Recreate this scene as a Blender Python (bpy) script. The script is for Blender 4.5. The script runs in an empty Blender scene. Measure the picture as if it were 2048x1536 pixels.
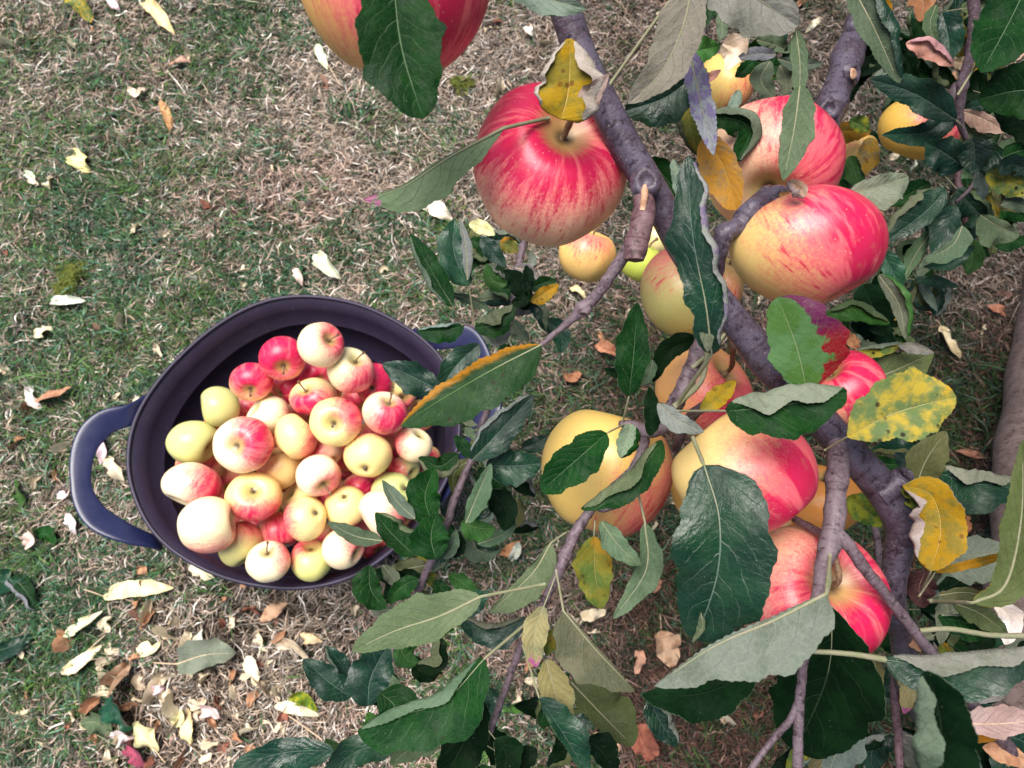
import bpy, math, random
import numpy as np
from mathutils import Vector, Matrix

random.seed(11)
RNG = np.random.RandomState(7)
SC = bpy.context.scene
COL = SC.collection
rad = math.radians

# ------------------------------------------------------------------ camera
FPX = 1500.0                      # focal length in pixels of the 2048 px wide photograph
CAM_H = 1.34
PITCH = rad(17.0)
cd = bpy.data.cameras.new('camera')
cam = bpy.data.objects.new('camera', cd)
COL.objects.link(cam)
cam.location = (0, 0, CAM_H)
cam.rotation_euler = (PITCH, 0, 0)
cd.sensor_width = 36.0
cd.lens = 36.0 * FPX / 2048.0
cd.clip_start = 0.01
cd.clip_end = 500.0
cd.dof.use_dof = True
cd.dof.focus_distance = 0.47
cd.dof.aperture_fstop = 17.0
SC.camera = cam

# ------------------------------------------------------------------ world, sun, exposure
SUN_EL, SUN_AZ = rad(76), rad(-50)        # azimuth measured from +Y towards +X
w = bpy.data.worlds.new('World')
SC.world = w
w.use_nodes = True
wn = w.node_tree
bg = wn.nodes['Background']
sky = wn.nodes.new('ShaderNodeTexSky')
sky.sky_type = 'NISHITA'
sky.sun_disc = False
sky.sun_elevation = SUN_EL
sky.sun_rotation = SUN_AZ
sky.air_density = 1.0
sky.dust_density = 3.0
sky.ozone_density = 1.0
wn.links.new(sky.outputs[0], bg.inputs[0])
bg.inputs[1].default_value = 0.088
sd = bpy.data.lights.new('sun', 'SUN')
sd.energy = 4.6
sd.angle = rad(42)
sd.color = (1.0, 0.95, 0.88)
sun = bpy.data.objects.new('sun', sd)
COL.objects.link(sun)
sun_dir = Vector((math.sin(SUN_AZ) * math.cos(SUN_EL), math.cos(SUN_AZ) * math.cos(SUN_EL), math.sin(SUN_EL)))
sun.rotation_euler = sun_dir.to_track_quat('Z', 'Y').to_euler()
SC.view_settings.view_transform = 'Standard'
SC.view_settings.look = 'None'
SC.view_settings.gamma = 1.0
SC.view_settings.exposure = 0.74

# ------------------------------------------------------------------ where things stand
CAM = np.array([0.0, 0.0, CAM_H])
FWD = np.array([0.0, math.sin(PITCH), -math.cos(PITCH)])
UP = np.array([0.0, math.cos(PITCH), math.sin(PITCH)])
RT = np.array([1.0, 0.0, 0.0])


def P(u, v, d):
    return CAM + d * FWD + (u - 1024.0) / FPX * d * RT + (768.0 - v) / FPX * d * UP


def G(u, v, z=0.0):
    r = FWD + (u - 1024.0) / FPX * RT + (768.0 - v) / FPX * UP
    return CAM + r * ((z - CAM_H) / r[2])


# ------------------------------------------------------------------ object helpers
def link(o, parent=None):
    COL.objects.link(o)
    if parent is not None:
        o.parent = parent
    return o


def tag(o, label=None, cat=None, group=None, kind=None):
    if label: o['label'] = label
    if cat: o['category'] = cat
    if group: o['group'] = group
    if kind: o['kind'] = kind
    return o


def empty(name, loc=(0, 0, 0)):
    o = bpy.data.objects.new(name, None)
    o.empty_display_size = 0.02
    o.location = loc
    return link(o)


def build(name, V, F, mats, parent=None, midx=None, smooth=True, attrs=None, matrix=None, cols=None):
    """V (n,3); F list of int arrays (m,k)"""
    me = bpy.data.meshes.new(name)
    V = np.asarray(V, dtype=np.float32)
    me.vertices.add(len(V))
    me.vertices.foreach_set('co', V.ravel())
    loops = np.concatenate([f.ravel() for f in F]).astype(np.int32)
    cnt = np.concatenate([np.full(len(f), f.shape[1]) for f in F]).astype(np.int32)
    st = np.concatenate([[0], np.cumsum(cnt)[:-1]]).astype(np.int32)
    me.loops.add(len(loops))
    me.loops.foreach_set('vertex_index', loops)
    me.polygons.add(len(cnt))
    me.polygons.foreach_set('loop_start', st)
    me.polygons.foreach_set('loop_total', cnt)
    me.polygons.foreach_set('use_smooth', np.full(len(cnt), smooth))
    if midx is not None:
        me.polygons.foreach_set('material_index', np.asarray(midx, dtype=np.int32))
    for m in mats:
        me.materials.append(m)
    for k, a in (attrs or {}).items():
        a = np.asarray(a, dtype=np.float32)
        if a.ndim == 1:
            at = me.attributes.new(k, 'FLOAT', 'POINT'); at.data.foreach_set('value', a)
        else:
            at = me.attributes.new(k, 'FLOAT_VECTOR', 'POINT'); at.data.foreach_set('vector', a.ravel())
    if cols is not None:
        at = me.attributes.new('tint', 'FLOAT_COLOR', 'POINT')
        c = np.ones((len(V), 4), dtype=np.float32); c[:, :3] = cols
        at.data.foreach_set('color', c.ravel())
    me.update(calc_edges=True)
    me.validate()
    o = bpy.data.objects.new(name, me)
    if matrix is not None:
        o.matrix_world = matrix
    link(o, parent)
    return o


def catmull(pts, n, ts=None):
    """pts (k,m) -> (n,m) smooth"""
    pts = np.asarray(pts, dtype=float)
    k = len(pts)
    if k == 2:
        t = np.linspace(0, 1, n)[:, None] if ts is None else np.asarray(ts)[:, None]
        return pts[0] * (1 - t) + pts[1] * t
    seg = np.linalg.norm(np.diff(pts[:, :3], axis=0), axis=1)
    cum = np.concatenate([[0], np.cumsum(seg)]); cum /= cum[-1]
    ext = np.vstack([2 * pts[0] - pts[1], pts, 2 * pts[-1] - pts[-2]])
    t = np.linspace(0, 1, n) if ts is None else np.asarray(ts)
    out = []
    for x in t:
        i = min(int(np.searchsorted(cum, x, side='right') - 1), k - 2)
        i = max(i, 0)
        q = (x - cum[i]) / max(cum[i + 1] - cum[i], 1e-9)
        a, b, c, d = ext[i], ext[i + 1], ext[i + 2], ext[i + 3]
        out.append(0.5 * ((2 * b) + (c - a) * q + (2 * a - 5 * b + 4 * c - d) * q * q + (-a + 3 * b - 3 * c + d) * q ** 3))
    return np.array(out)


def unit(a):
    return a / np.maximum(np.linalg.norm(a, axis=-1, keepdims=True), 1e-12)


def grid_faces(n, m, off=0, wrap=False, flip=False):
    """n rows, m cols"""
    i, j = np.meshgrid(np.arange(n - 1), np.arange(m if wrap else m - 1), indexing='ij')
    j2 = (j + 1) % m
    a = i * m + j; b = i * m + j2; c = (i + 1) * m + j2; d = (i + 1) * m + j
    f = np.stack([a, b, c, d], -1).reshape(-1, 4) + off
    return f[:, ::-1] if flip else f


def tube(path, radii, sides=12, lump=0.0, seed=0, caps=True):
    """path (n,3), radii (n,) -> V, F, t attr"""
    path = np.asarray(path); n = len(path)
    T = unit(np.gradient(path, axis=0))
    ref = np.array([0.31, 0.52, 0.79])
    N = unit(np.cross(T, ref)); B = np.cross(T, N)
    rs = np.random.RandomState(seed)
    ang = np.linspace(0, 2 * math.pi, sides, endpoint=False)
    ph = rs.rand(6) * 6.28
    s = np.linspace(0, 1, n)[:, None]
    L = np.linalg.norm(np.diff(path, axis=0), axis=1).sum()
    k = L / max(float(np.mean(radii)), 1e-5)
    lum = 1 + lump * (np.sin(k * s * 0.8 + ph[0] + ang * 1) + np.sin(k * s * 1.7 + ph[1] - 2 * ang) + 0.7 * np.sin(k * s * 3.1 + ph[2] + 3 * ang))
    r = np.asarray(radii)[:, None] * lum
    V = path[:, None, :] + r[..., None] * (np.cos(ang)[None, :, None] * N[:, None, :] + np.sin(ang)[None, :, None] * B[:, None, :])
    V = V.reshape(-1, 3)
    F = [grid_faces(n, sides, wrap=True)]
    if caps:
        c0 = len(V)
        V = np.vstack([V, path[0] - T[0] * radii[0] * .25, path[-1] + T[-1] * radii[-1] * .25])
        a = np.arange(sides); b = (a + 1) % sides
        F.append(np.stack([np.full(sides, c0), a, b], 1))
        o = (n - 1) * sides
        F.append(np.stack([np.full(sides, c0 + 1), o + a, o + b], 1)[:, ::-1])
    return V, F


# ------------------------------------------------------------------ node helpers
class NT:
    def __init__(self, name):
        self.m = bpy.data.materials.new(name)
        self.m.use_nodes = True
        self.t = self.m.node_tree
        self.b = self.t.nodes['Principled BSDF']

    def n(self, typ, **kw):
        x = self.t.nodes.new(typ)
        for k, v in kw.items():
            setattr(x, k, v)
        return x

    def put(self, sock, v):
        if isinstance(v, bpy.types.NodeSocket):
            self.t.links.new(v, sock)
        elif v is not None:
            if isinstance(v, (tuple, list)) and len(v) == 3 and sock.type == 'RGBA':
                v = (*v, 1)
            sock.default_value = v

    def math(self, op, a, b=None, c=None, clamp=False):
        x = self.n('ShaderNodeMath', operation=op, use_clamp=clamp)
        self.put(x.inputs[0], a)
        if b is not None: self.put(x.inputs[1], b)
        if c is not None: self.put(x.inputs[2], c)
        return x.outputs[0]

    def mix(self, f, a, b, mode='MIX'):
        x = self.n('ShaderNodeMix', data_type='RGBA', blend_type=mode)
        self.put(x.inputs[0], f); self.put(x.inputs[6], a); self.put(x.inputs[7], b)
        return x.outputs[2]

    def step(self, v, lo, hi, a=0.0, b=1.0):
        x = self.n('ShaderNodeMapRange', interpolation_type='SMOOTHSTEP')
        self.put(x.inputs[0], v); self.put(x.inputs[1], lo); self.put(x.inputs[2], hi)
        self.put(x.inputs[3], a); self.put(x.inputs[4], b)
        return x.outputs[0]

    def noise(self, scale, detail=3, rough=.55, vec=None, w=None):
        x = self.n('ShaderNodeTexNoise')
        x.inputs['Scale'].default_value = scale
        x.inputs['Detail'].default_value = detail
        x.inputs['Roughness'].default_value = rough
        if vec is not None: self.put(x.inputs['Vector'], vec)
        return x.outputs['Fac']

    def attr(self, name, out='Fac'):
        x = self.n('ShaderNodeAttribute', attribute_name=name)
        return x.outputs[out]

    def obj(self):
        return self.n('ShaderNodeTexCoord').outputs['Object']

    def vec(self, v, sc):
        x = self.n('ShaderNodeVectorMath', operation='MULTIPLY')
        self.put(x.inputs[0], v); self.put(x.inputs[1], sc)
        return x.outputs[0]

    def addv(self, v, w):
        x = self.n('ShaderNodeVectorMath', operation='ADD')
        self.put(x.inputs[0], v); self.put(x.inputs[1], w)
        return x.outputs[0]

    def bump(self, h, strength, dist):
        x = self.n('ShaderNodeBump')
        x.inputs['Strength'].default_value = strength
        x.inputs['Distance'].default_value = dist
        self.put(x.inputs['Height'], h)
        self.t.links.new(x.outputs[0], self.b.inputs['Normal'])


# ------------------------------------------------------------------ materials
def apple_material():
    k = NT('apple_skin')
    sv = k.attr('sv', 'Vector')           # (cos lon, sin lon, lat)
    bl = k.attr('blush')
    lat = k.attr('lat')
    oc = k.n('ShaderNodeObjectInfo')
    rnd = oc.outputs['Random']
    off = k.n('ShaderNodeCombineXYZ'); k.put(off.inputs[0], k.math('MULTIPLY', rnd, 37.0)); k.put(off.inputs[1], k.math('MULTIPLY', rnd, 91.0))
    svo = k.addv(k.vec(sv, (12.0, 12.0, 2.6)), off.outputs[0])
    streak = k.noise(1.0, 5, .68, svo)
    svo2 = k.addv(k.vec(sv, (3.2, 3.2, .55)), off.outputs[0])
    streak2 = k.noise(1.0, 3, .6, svo2)
    blot = k.noise(28.0, 4, .6, k.addv(k.obj(), off.outputs[0]))
    fine = k.noise(620.0, 5, .8, k.obj())
    sk = oc.outputs['Alpha']
    f = k.math('ADD', bl, k.math('MULTIPLY', k.math('MULTIPLY', k.math('SUBTRACT', streak, .5), 1.15), sk))
    f = k.math('ADD', f, k.math('MULTIPLY', k.math('SUBTRACT', blot, .5), .9))
    f = k.math('ADD', f, k.math('MULTIPLY', k.math('SUBTRACT', fine, .5), 1.5))
    red_f = k.step(f, -.40, .66)
    deep = k.math('ADD', k.math('MULTIPLY', bl, .5), k.math('MULTIPLY', k.math('SUBTRACT', streak2, .5), 2.4))
    deep = k.math('ADD', deep, k.math('MULTIPLY', k.math('MULTIPLY', k.math('SUBTRACT', streak, .5), 2.0), sk))
    deep_f = k.step(deep, .10, .62)
    base = oc.outputs['Color']
    base = k.mix(k.math('MULTIPLY', k.step(blot, .35, .7), .45), base, k.mix(1.0, base, (1.0, .93, .78), 'MULTIPLY'))
    redc = k.mix(deep_f, (.76, .12, .15), (.56, .008, .07))
    col = k.mix(red_f, base, redc)
    strf = k.math('MULTIPLY', k.step(streak, .585, .65), k.step(bl, -.45, .15))
    col = k.mix(k.math('MULTIPLY', k.math('MULTIPLY', strf, .8), sk), col, (.58, .015, .055))
    # lenticels
    vo = k.n('ShaderNodeTexVoronoi'); vo.inputs['Scale'].default_value = 270.0
    k.put(vo.inputs['Vector'], k.obj())
    dots = k.step(vo.outputs['Distance'], .13, .06)
    vo2 = k.n('ShaderNodeTexVoronoi'); vo2.inputs['Scale'].default_value = 330.0
    k.put(vo2.inputs['Vector'], k.obj())
    dk = k.math('MULTIPLY', k.step(vo2.outputs['Distance'], .15, .08), k.step(k.noise(40, 2, .5, k.obj()), .5, .62))
    dotc = k.mix(red_f, (.30, .20, .07), (.95, .66, .42))
    col = k.mix(k.math('MULTIPLY', dots, k.math('MULTIPLY', k.step(k.noise(60, 2, .5, k.obj()), .36, .5), .45)), col, dotc)
    col = k.mix(k.math('MULTIPLY', dk, .35), col, (.22, .12, .05))
    col = k.mix(k.math('MULTIPLY', k.step(fine, .5, .75), .28), col, k.mix(1.0, col, (.62, .50, .45), 'MULTIPLY'))
    col = k.mix(k.math('MULTIPLY', k.step(k.noise(95.0, 4, .7, k.obj()), .55, .72), .22), col, (.42, .30, .12))
    # cavity russet
    cav = k.step(k.math('ADD', lat, k.math('MULTIPLY', k.math('SUBTRACT', streak, .5), .3)), .44, .14)
    col = k.mix(k.math('MULTIPLY', cav, .75), col, (.36, .31, .09))
    cav2 = k.step(k.math('ADD', lat, k.math('MULTIPLY', k.math('SUBTRACT', fine, .5), .1)), .17, .04)
    col = k.mix(k.math('MULTIPLY', cav2, .9), col, (.07, .045, .02))
    cal = k.step(lat, 2.85, 3.08)
    col = k.mix(k.math('MULTIPLY', cal, .8), col, (.22, .17, .05))
    k.put(k.b.inputs['Base Color'], col)
    k.put(k.b.inputs['Roughness'], k.math('ADD', .31, k.math('MULTIPLY', fine, .14)))
    k.b.inputs['Specular IOR Level'].default_value = .55
    k.b.inputs['Subsurface Weight'].default_value = .12
    k.b.inputs['Subsurface Radius'].default_value = (.006, .003, .0015)
    k.b.inputs['Subsurface Scale'].default_value = .6
    k.bump(k.math('ADD', k.math('MULTIPLY', fine, .3), blot), .10, .002)
    return k.m


def leaf_material(name, c1, c2, vein, top=True, mixthr=(.45, .6), nscale=60.0, edge=None, ecol=None, ecol2=None,
                  spots=0.0, rough=.4, spotcol=(.02, .012, .006), trans=.06, spec=.12):
    """edge = (coef_t, coef_s, lo, hi): where the second colour sits on the blade"""
    k = NT(name)
    lf = k.attr('lf', 'Vector')
    sp = k.n('ShaderNodeSeparateXYZ'); k.put(sp.inputs[0], lf)
    s, t = sp.outputs[0], sp.outputs[1]
    at = k.math('ABSOLUTE', t)
    tint = k.attr('tint', 'Color')
    nz = k.noise(nscale, 4, .6, k.obj())
    fine = k.noise(900.0, 4, .7, k.obj())
    # side veins curving towards the tip
    wob = k.math('MULTIPLY', k.math('SUBTRACT', k.noise(38, 3, .55, k.obj()), .5), 1.5)
    side = k.math('MULTIPLY', k.math('GREATER_THAN', t, 0.0), .42)
    ph = k.math('SUBTRACT', k.math('MULTIPLY', s, 7.5), k.math('MULTIPLY', k.math('POWER', at, 1.25), 2.2))
    ph = k.math('ADD', k.math('ADD', ph, wob), side)
    fr = k.math('ABSOLUTE', k.math('SUBTRACT', k.math('FRACT', ph), .5))
    vl = k.math('MULTIPLY', k.math('MULTIPLY', k.step(fr, .040, .0), k.step(at, .95, .55)), k.step(k.noise(150, 2, .5, k.obj()), .30, .55))
    mid = k.step(at, k.math('ADD', .016, k.math('MULTIPLY', k.math('SUBTRACT', 1.0, s), .024)), .008)
    vo = k.n('ShaderNodeTexVoronoi', feature='DISTANCE_TO_EDGE')
    vo.inputs['Scale'].default_value = 330.0
    k.put(vo.inputs['Vector'], k.obj())
    net = k.step(vo.outputs['Distance'], .10, .02)
    veins = k.math('MAXIMUM', mid, k.math('MULTIPLY', vl, .60 if top else .95))
    col = k.mix(k.step(nz, *mixthr), c1, c2)
    if edge:
        e = k.math('ADD', k.math('MULTIPLY', t, edge[0]), k.math('MULTIPLY', s, edge[1]))
        e = k.math('ADD', e, k.math('MULTIPLY', k.math('SUBTRACT', k.noise(130, 4, .65, k.obj()), .5), .9))
        ef = k.step(e, edge[2], edge[3])
        ec = ecol if ecol2 is None else k.mix(k.step(k.math('ADD', s, k.math('MULTIPLY', nz, .3)), .55, .8), ecol, ecol2)
        col = k.mix(ef, col, ec)
    col = k.mix(1.0, col, tint, 'MULTIPLY')
    col = k.mix(k.math('MULTIPLY', fine, .35), col, k.mix(1.0, col, (.55, .6, .55), 'MULTIPLY'))
    col = k.mix(k.math('MULTIPLY', net, .05 if top else .12), col, vein)
    col = k.mix(veins, col, vein)
    if spots > 0:
        v2 = k.n('ShaderNodeTexVoronoi'); v2.inputs['Scale'].default_value = 190.0
        k.put(v2.inputs['Vector'], k.obj())
        sf = k.math('MULTIPLY', k.step(v2.outputs['Distance'], .32, .18), k.step(k.noise(75, 2, .5, k.obj()), .5, .62))
        col = k.mix(k.math('MULTIPLY', sf, spots), col, spotcol)
    # tiny pale flecks and dust
    v3 = k.n('ShaderNodeTexVoronoi'); v3.inputs['Scale'].default_value = 420.0
    k.put(v3.inputs['Vector'], k.obj())
    fl = k.math('MULTIPLY', k.step(v3.outputs['Distance'], .12, .06), k.step(k.noise(90, 2, .5, k.obj()), .55, .6))
    col = k.mix(k.math('MULTIPLY', fl, .35), col, (.30, .31, .27))
    k.put(k.b.inputs['Base Color'], col)
    k.put(k.b.inputs['Roughness'], k.math('ADD', rough, k.math('MULTIPLY', k.step(k.noise(48, 3, .6, k.obj()), .35, .65), .28)))
    k.b.inputs['Specular IOR Level'].default_value = spec if top else .12
    sg = -1.0 if top else 1.0
    h = k.math('ADD', k.math('MULTIPLY', k.math('ADD', veins, k.math('MULTIPLY', net, .10)), sg * 1.0),
               k.math('ADD', k.math('MULTIPLY', fr, .40 if top else -.25), k.math('MULTIPLY', nz, .8)))
    h = k.math('ADD', h, k.math('MULTIPLY', k.noise(210, 2, .5, k.obj()), 1.1))
    k.bump(h, .55 if top else .8, .0010)
    # a little light passes through the blade
    tr = k.n('ShaderNodeBsdfTranslucent'); k.put(tr.inputs[0], k.mix(1.0, col, (2.2, 2.4, 1.4), 'MULTIPLY'))
    mx = k.n('ShaderNodeMixShader'); mx.inputs[0].default_value = trans
    out = k.t.nodes['Material Output']
    k.t.links.new(k.b.outputs[0], mx.inputs[1]); k.t.links.new(tr.outputs[0], mx.inputs[2])
    k.t.links.new(mx.outputs[0], out.inputs[0])
    return k.m


VT = (.10, .16, .085)
TOPS = {
    'g': leaf_material('leaf_green', (.003, .026, .005), (.006, .038, .006), VT, rough=.42, spec=.09, spots=.18),
    'b': leaf_material('leaf_blue_green', (.003, .025, .013), (.006, .038, .017), (.10, .15, .12), rough=.30, spec=.36),
    'd': leaf_material('leaf_dark', (.0018, .009, .003), (.003, .014, .004), (.02, .035, .02), rough=.5, spec=.05),
    'l': leaf_material('leaf_light_green', (.035, .11, .022), (.05, .14, .035), (.16, .24, .10), rough=.4),
    'y': leaf_material('leaf_yellow', (.38, .18, .007), (.24, .15, .02), (.44, .30, .08), spots=.8, rough=.5, spotcol=(.12, .05, .01), nscale=90),
    'm': leaf_material('leaf_mottled', (.38, .28, .03), (.10, .15, .045), (.32, .30, .13), mixthr=(.38, .60), nscale=110, spots=.95, rough=.5,
                       edge=(.25, .9, .95, 1.15), ecol=(.55, .32, .015)),
    'o': leaf_material('leaf_olive_yellow', (.16, .13, .015), (.08, .11, .02), (.25, .22, .08), mixthr=(.4, .6), spots=.6, rough=.5,
                       edge=(.3, -.9, -.2, .1), ecol=(.30, .15, .012)),
    'e': leaf_material('leaf_orange_edge', (.006, .034, .008), (.012, .048, .012), (.09, .16, .06), rough=.34,
                       edge=(-1.0, 0.0, .30, .85), ecol=(.30, .14, .008), spots=.6),
    'r': leaf_material('leaf_red_edge', (.06, .15, .05), (.045, .12, .022), (.15, .22, .10), rough=.42,
                       edge=(-1.0, 0.10, .58, .68), ecol=(.15, .004, .008), ecol2=(.085, .012, .05)),
    't': leaf_material('leaf_dry', (.50, .34, .23), (.36, .21, .13), (.54, .40, .30), rough=.7, nscale=70, spots=.35, spotcol=(.2, .09, .04)),
    'c': leaf_material('leaf_cream', (.80, .71, .60), (.66, .55, .42), (.84, .77, .68), rough=.7, nscale=60, spots=.15, spotcol=(.3, .16, .08)),
    'k': leaf_material('leaf_rust', (.38, .17, .11), (.26, .10, .07), (.45, .26, .19), rough=.6, nscale=70, spots=.4, spotcol=(.1, .03, .02)),
    'p': leaf_material('leaf_purple', (.30, .06, .12), (.20, .05, .10), (.42, .20, .26), rough=.6),
}
VU = (.22, .26, .18)
UNDERS = {
    'g': leaf_material('leaf_underside', (.075, .105, .060), (.108, .135, .085), VU, top=False, rough=.75, nscale=35),
    'w': leaf_material('leaf_pale_underside', (.185, .20, .17), (.13, .145, .115), (.36, .37, .32), top=False, rough=.8, nscale=35),
    'o': leaf_material('leaf_olive_underside', (.075, .085, .032), (.10, .105, .05), (.17, .17, .10), top=False, rough=.7, nscale=35),
    'u': leaf_material('leaf_lilac_underside', (.27, .25, .24), (.19, .135, .22), (.33, .30, .31), top=False, rough=.8, nscale=110, mixthr=(.48, .56)),
    'q': leaf_material('leaf_purple_tip_underside', (.12, .15, .105), (.15, .18, .13), VU, top=False, rough=.75, nscale=35,
                       edge=(0.0, 1.0, .86, .95), ecol=(.36, .10, .26)),
    'x': leaf_material('leaf_faded_underside', (.24, .21, .085), (.17, .17, .08), (.32, .29, .16), top=False, rough=.75, nscale=60, spots=.25, spotcol=(.12, .1, .05),
                       edge=(0.0, 1.0, .84, .93), ecol=(.30, .07, .17)),
    't': leaf_material('leaf_pink_underside', (.44, .31, .27), (.36, .24, .20), (.5, .38, .34), top=False, rough=.8, nscale=50),
    'k': leaf_material('leaf_rust_underside', (.42, .16, .11), (.30, .12, .08), (.5, .28, .2), top=False, rough=.8, nscale=50),
    'p': leaf_material('leaf_purple_underside', (.34, .14, .19), (.28, .12, .18), (.45, .25, .3), top=False, rough=.8, nscale=50),
    'c': leaf_material('leaf_cream_underside', (.80, .72, .58), (.70, .60, .45), (.85, .78, .66), top=False, rough=.8, nscale=60),
}


def plain(name, c1, c2, scale, rough, bump=.3, dist=.001, spec=.4, stretch=None, detail=4):
    k = NT(name)
    v = k.obj()
    if stretch: v = k.vec(v, stretch)
    nz = k.noise(scale, detail, .65, v)
    k.put(k.b.inputs['Base Color'], k.mix(k.step(nz, .35, .68), c1, c2))
    k.b.inputs['Roughness'].default_value = rough
    k.b.inputs['Specular IOR Level'].default_value = spec
    k.bump(nz, bump, dist)
    return k.m


PETIOLE = plain('leaf_stalk', (.19, .21, .11), (.26, .23, .16), 300, .6)
PETIOLE_DRY = plain('dry_leaf_stalk', (.62, .48, .34), (.5, .34, .22), 300, .7)
STEM = plain('apple_stem', (.13, .07, .04), (.26, .17, .10), 400, .6)
CALYX = plain('apple_calyx', (.05, .035, .02), (.16, .12, .07), 500, .8)


def bark_material(name, c1, c2, c3, rough=.5, rings=True):
    k = NT(name)
    o = k.obj()
    n1 = k.noise(55, 5, .65, o)
    n2 = k.noise(500, 4, .7, o)
    al = k.attr('along')
    nr = k.n('ShaderNodeTexNoise', noise_dimensions='1D'); nr.inputs['Scale'].default_value = 420.0
    nr.inputs['Detail'].default_value = 3
    k.put(nr.inputs['W'], k.math('ADD', al, k.math('MULTIPLY', n1, .003)))
    vo = k.n('ShaderNodeTexVoronoi'); vo.inputs['Scale'].default_value = 260.0
    k.put(vo.inputs['Vector'], o)
    len_ = k.math('MULTIPLY', k.step(vo.outputs['Distance'], .2, .1), k.step(k.noise(120, 2, .5, o), .48, .56))
    crack = k.noise(1.0, 5, .7, k.vec(o, (240, 240, 60)))
    col = k.mix(k.step(n1, .35, .65), c1, c2)
    col = k.mix(k.math('MULTIPLY', k.step(n2, .45, .7), .5), col, c3)
    col = k.mix(k.math('MULTIPLY', k.step(crack, .47, .36), .75), col, tuple(x * .25 for x in c1))
    col = k.mix(k.math('MULTIPLY', len_, .35), col, (.34, .28, .24))
    if rings:
        col = k.mix(k.math('MULTIPLY', k.step(nr.outputs['Fac'], .64, .72), .45), col, tuple(x * .45 for x in c1))
    k.put(k.b.inputs['Base Color'], col)
    k.b.inputs['Roughness'].default_value = rough
    k.b.inputs['Specular IOR Level'].default_value = .28
    h = k.math('ADD', k.math('ADD', n1, k.math('MULTIPLY', n2, .35)), k.math('ADD', k.math('MULTIPLY', crack, .9), k.math('MULTIPLY', len_, .5)))
    if rings: h = k.math('SUBTRACT', h, k.math('MULTIPLY', nr.outputs['Fac'], .25))
    k.bump(h, .6, .0009)
    return k.m


BARK = bark_material('branch_bark', (.055, .036, .050), (.095, .080, .115), (.145, .130, .175), .34)
TWIGB = bark_material('twig_bark', (.085, .055, .068), (.15, .11, .13), (.22, .18, .20), .45)
BARKR = bark_material('reddish_bark', (.10, .05, .06), (.17, .10, .11), (.22, .16, .17), .5)
TRUNKB = bark_material('trunk_bark', (.14, .095, .085), (.22, .16, .145), (.30, .23, .21), .75, rings=False)
WOUND = plain('bare_wood', (.55, .34, .22), (.38, .2, .12), 240, .7, .5)


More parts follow.
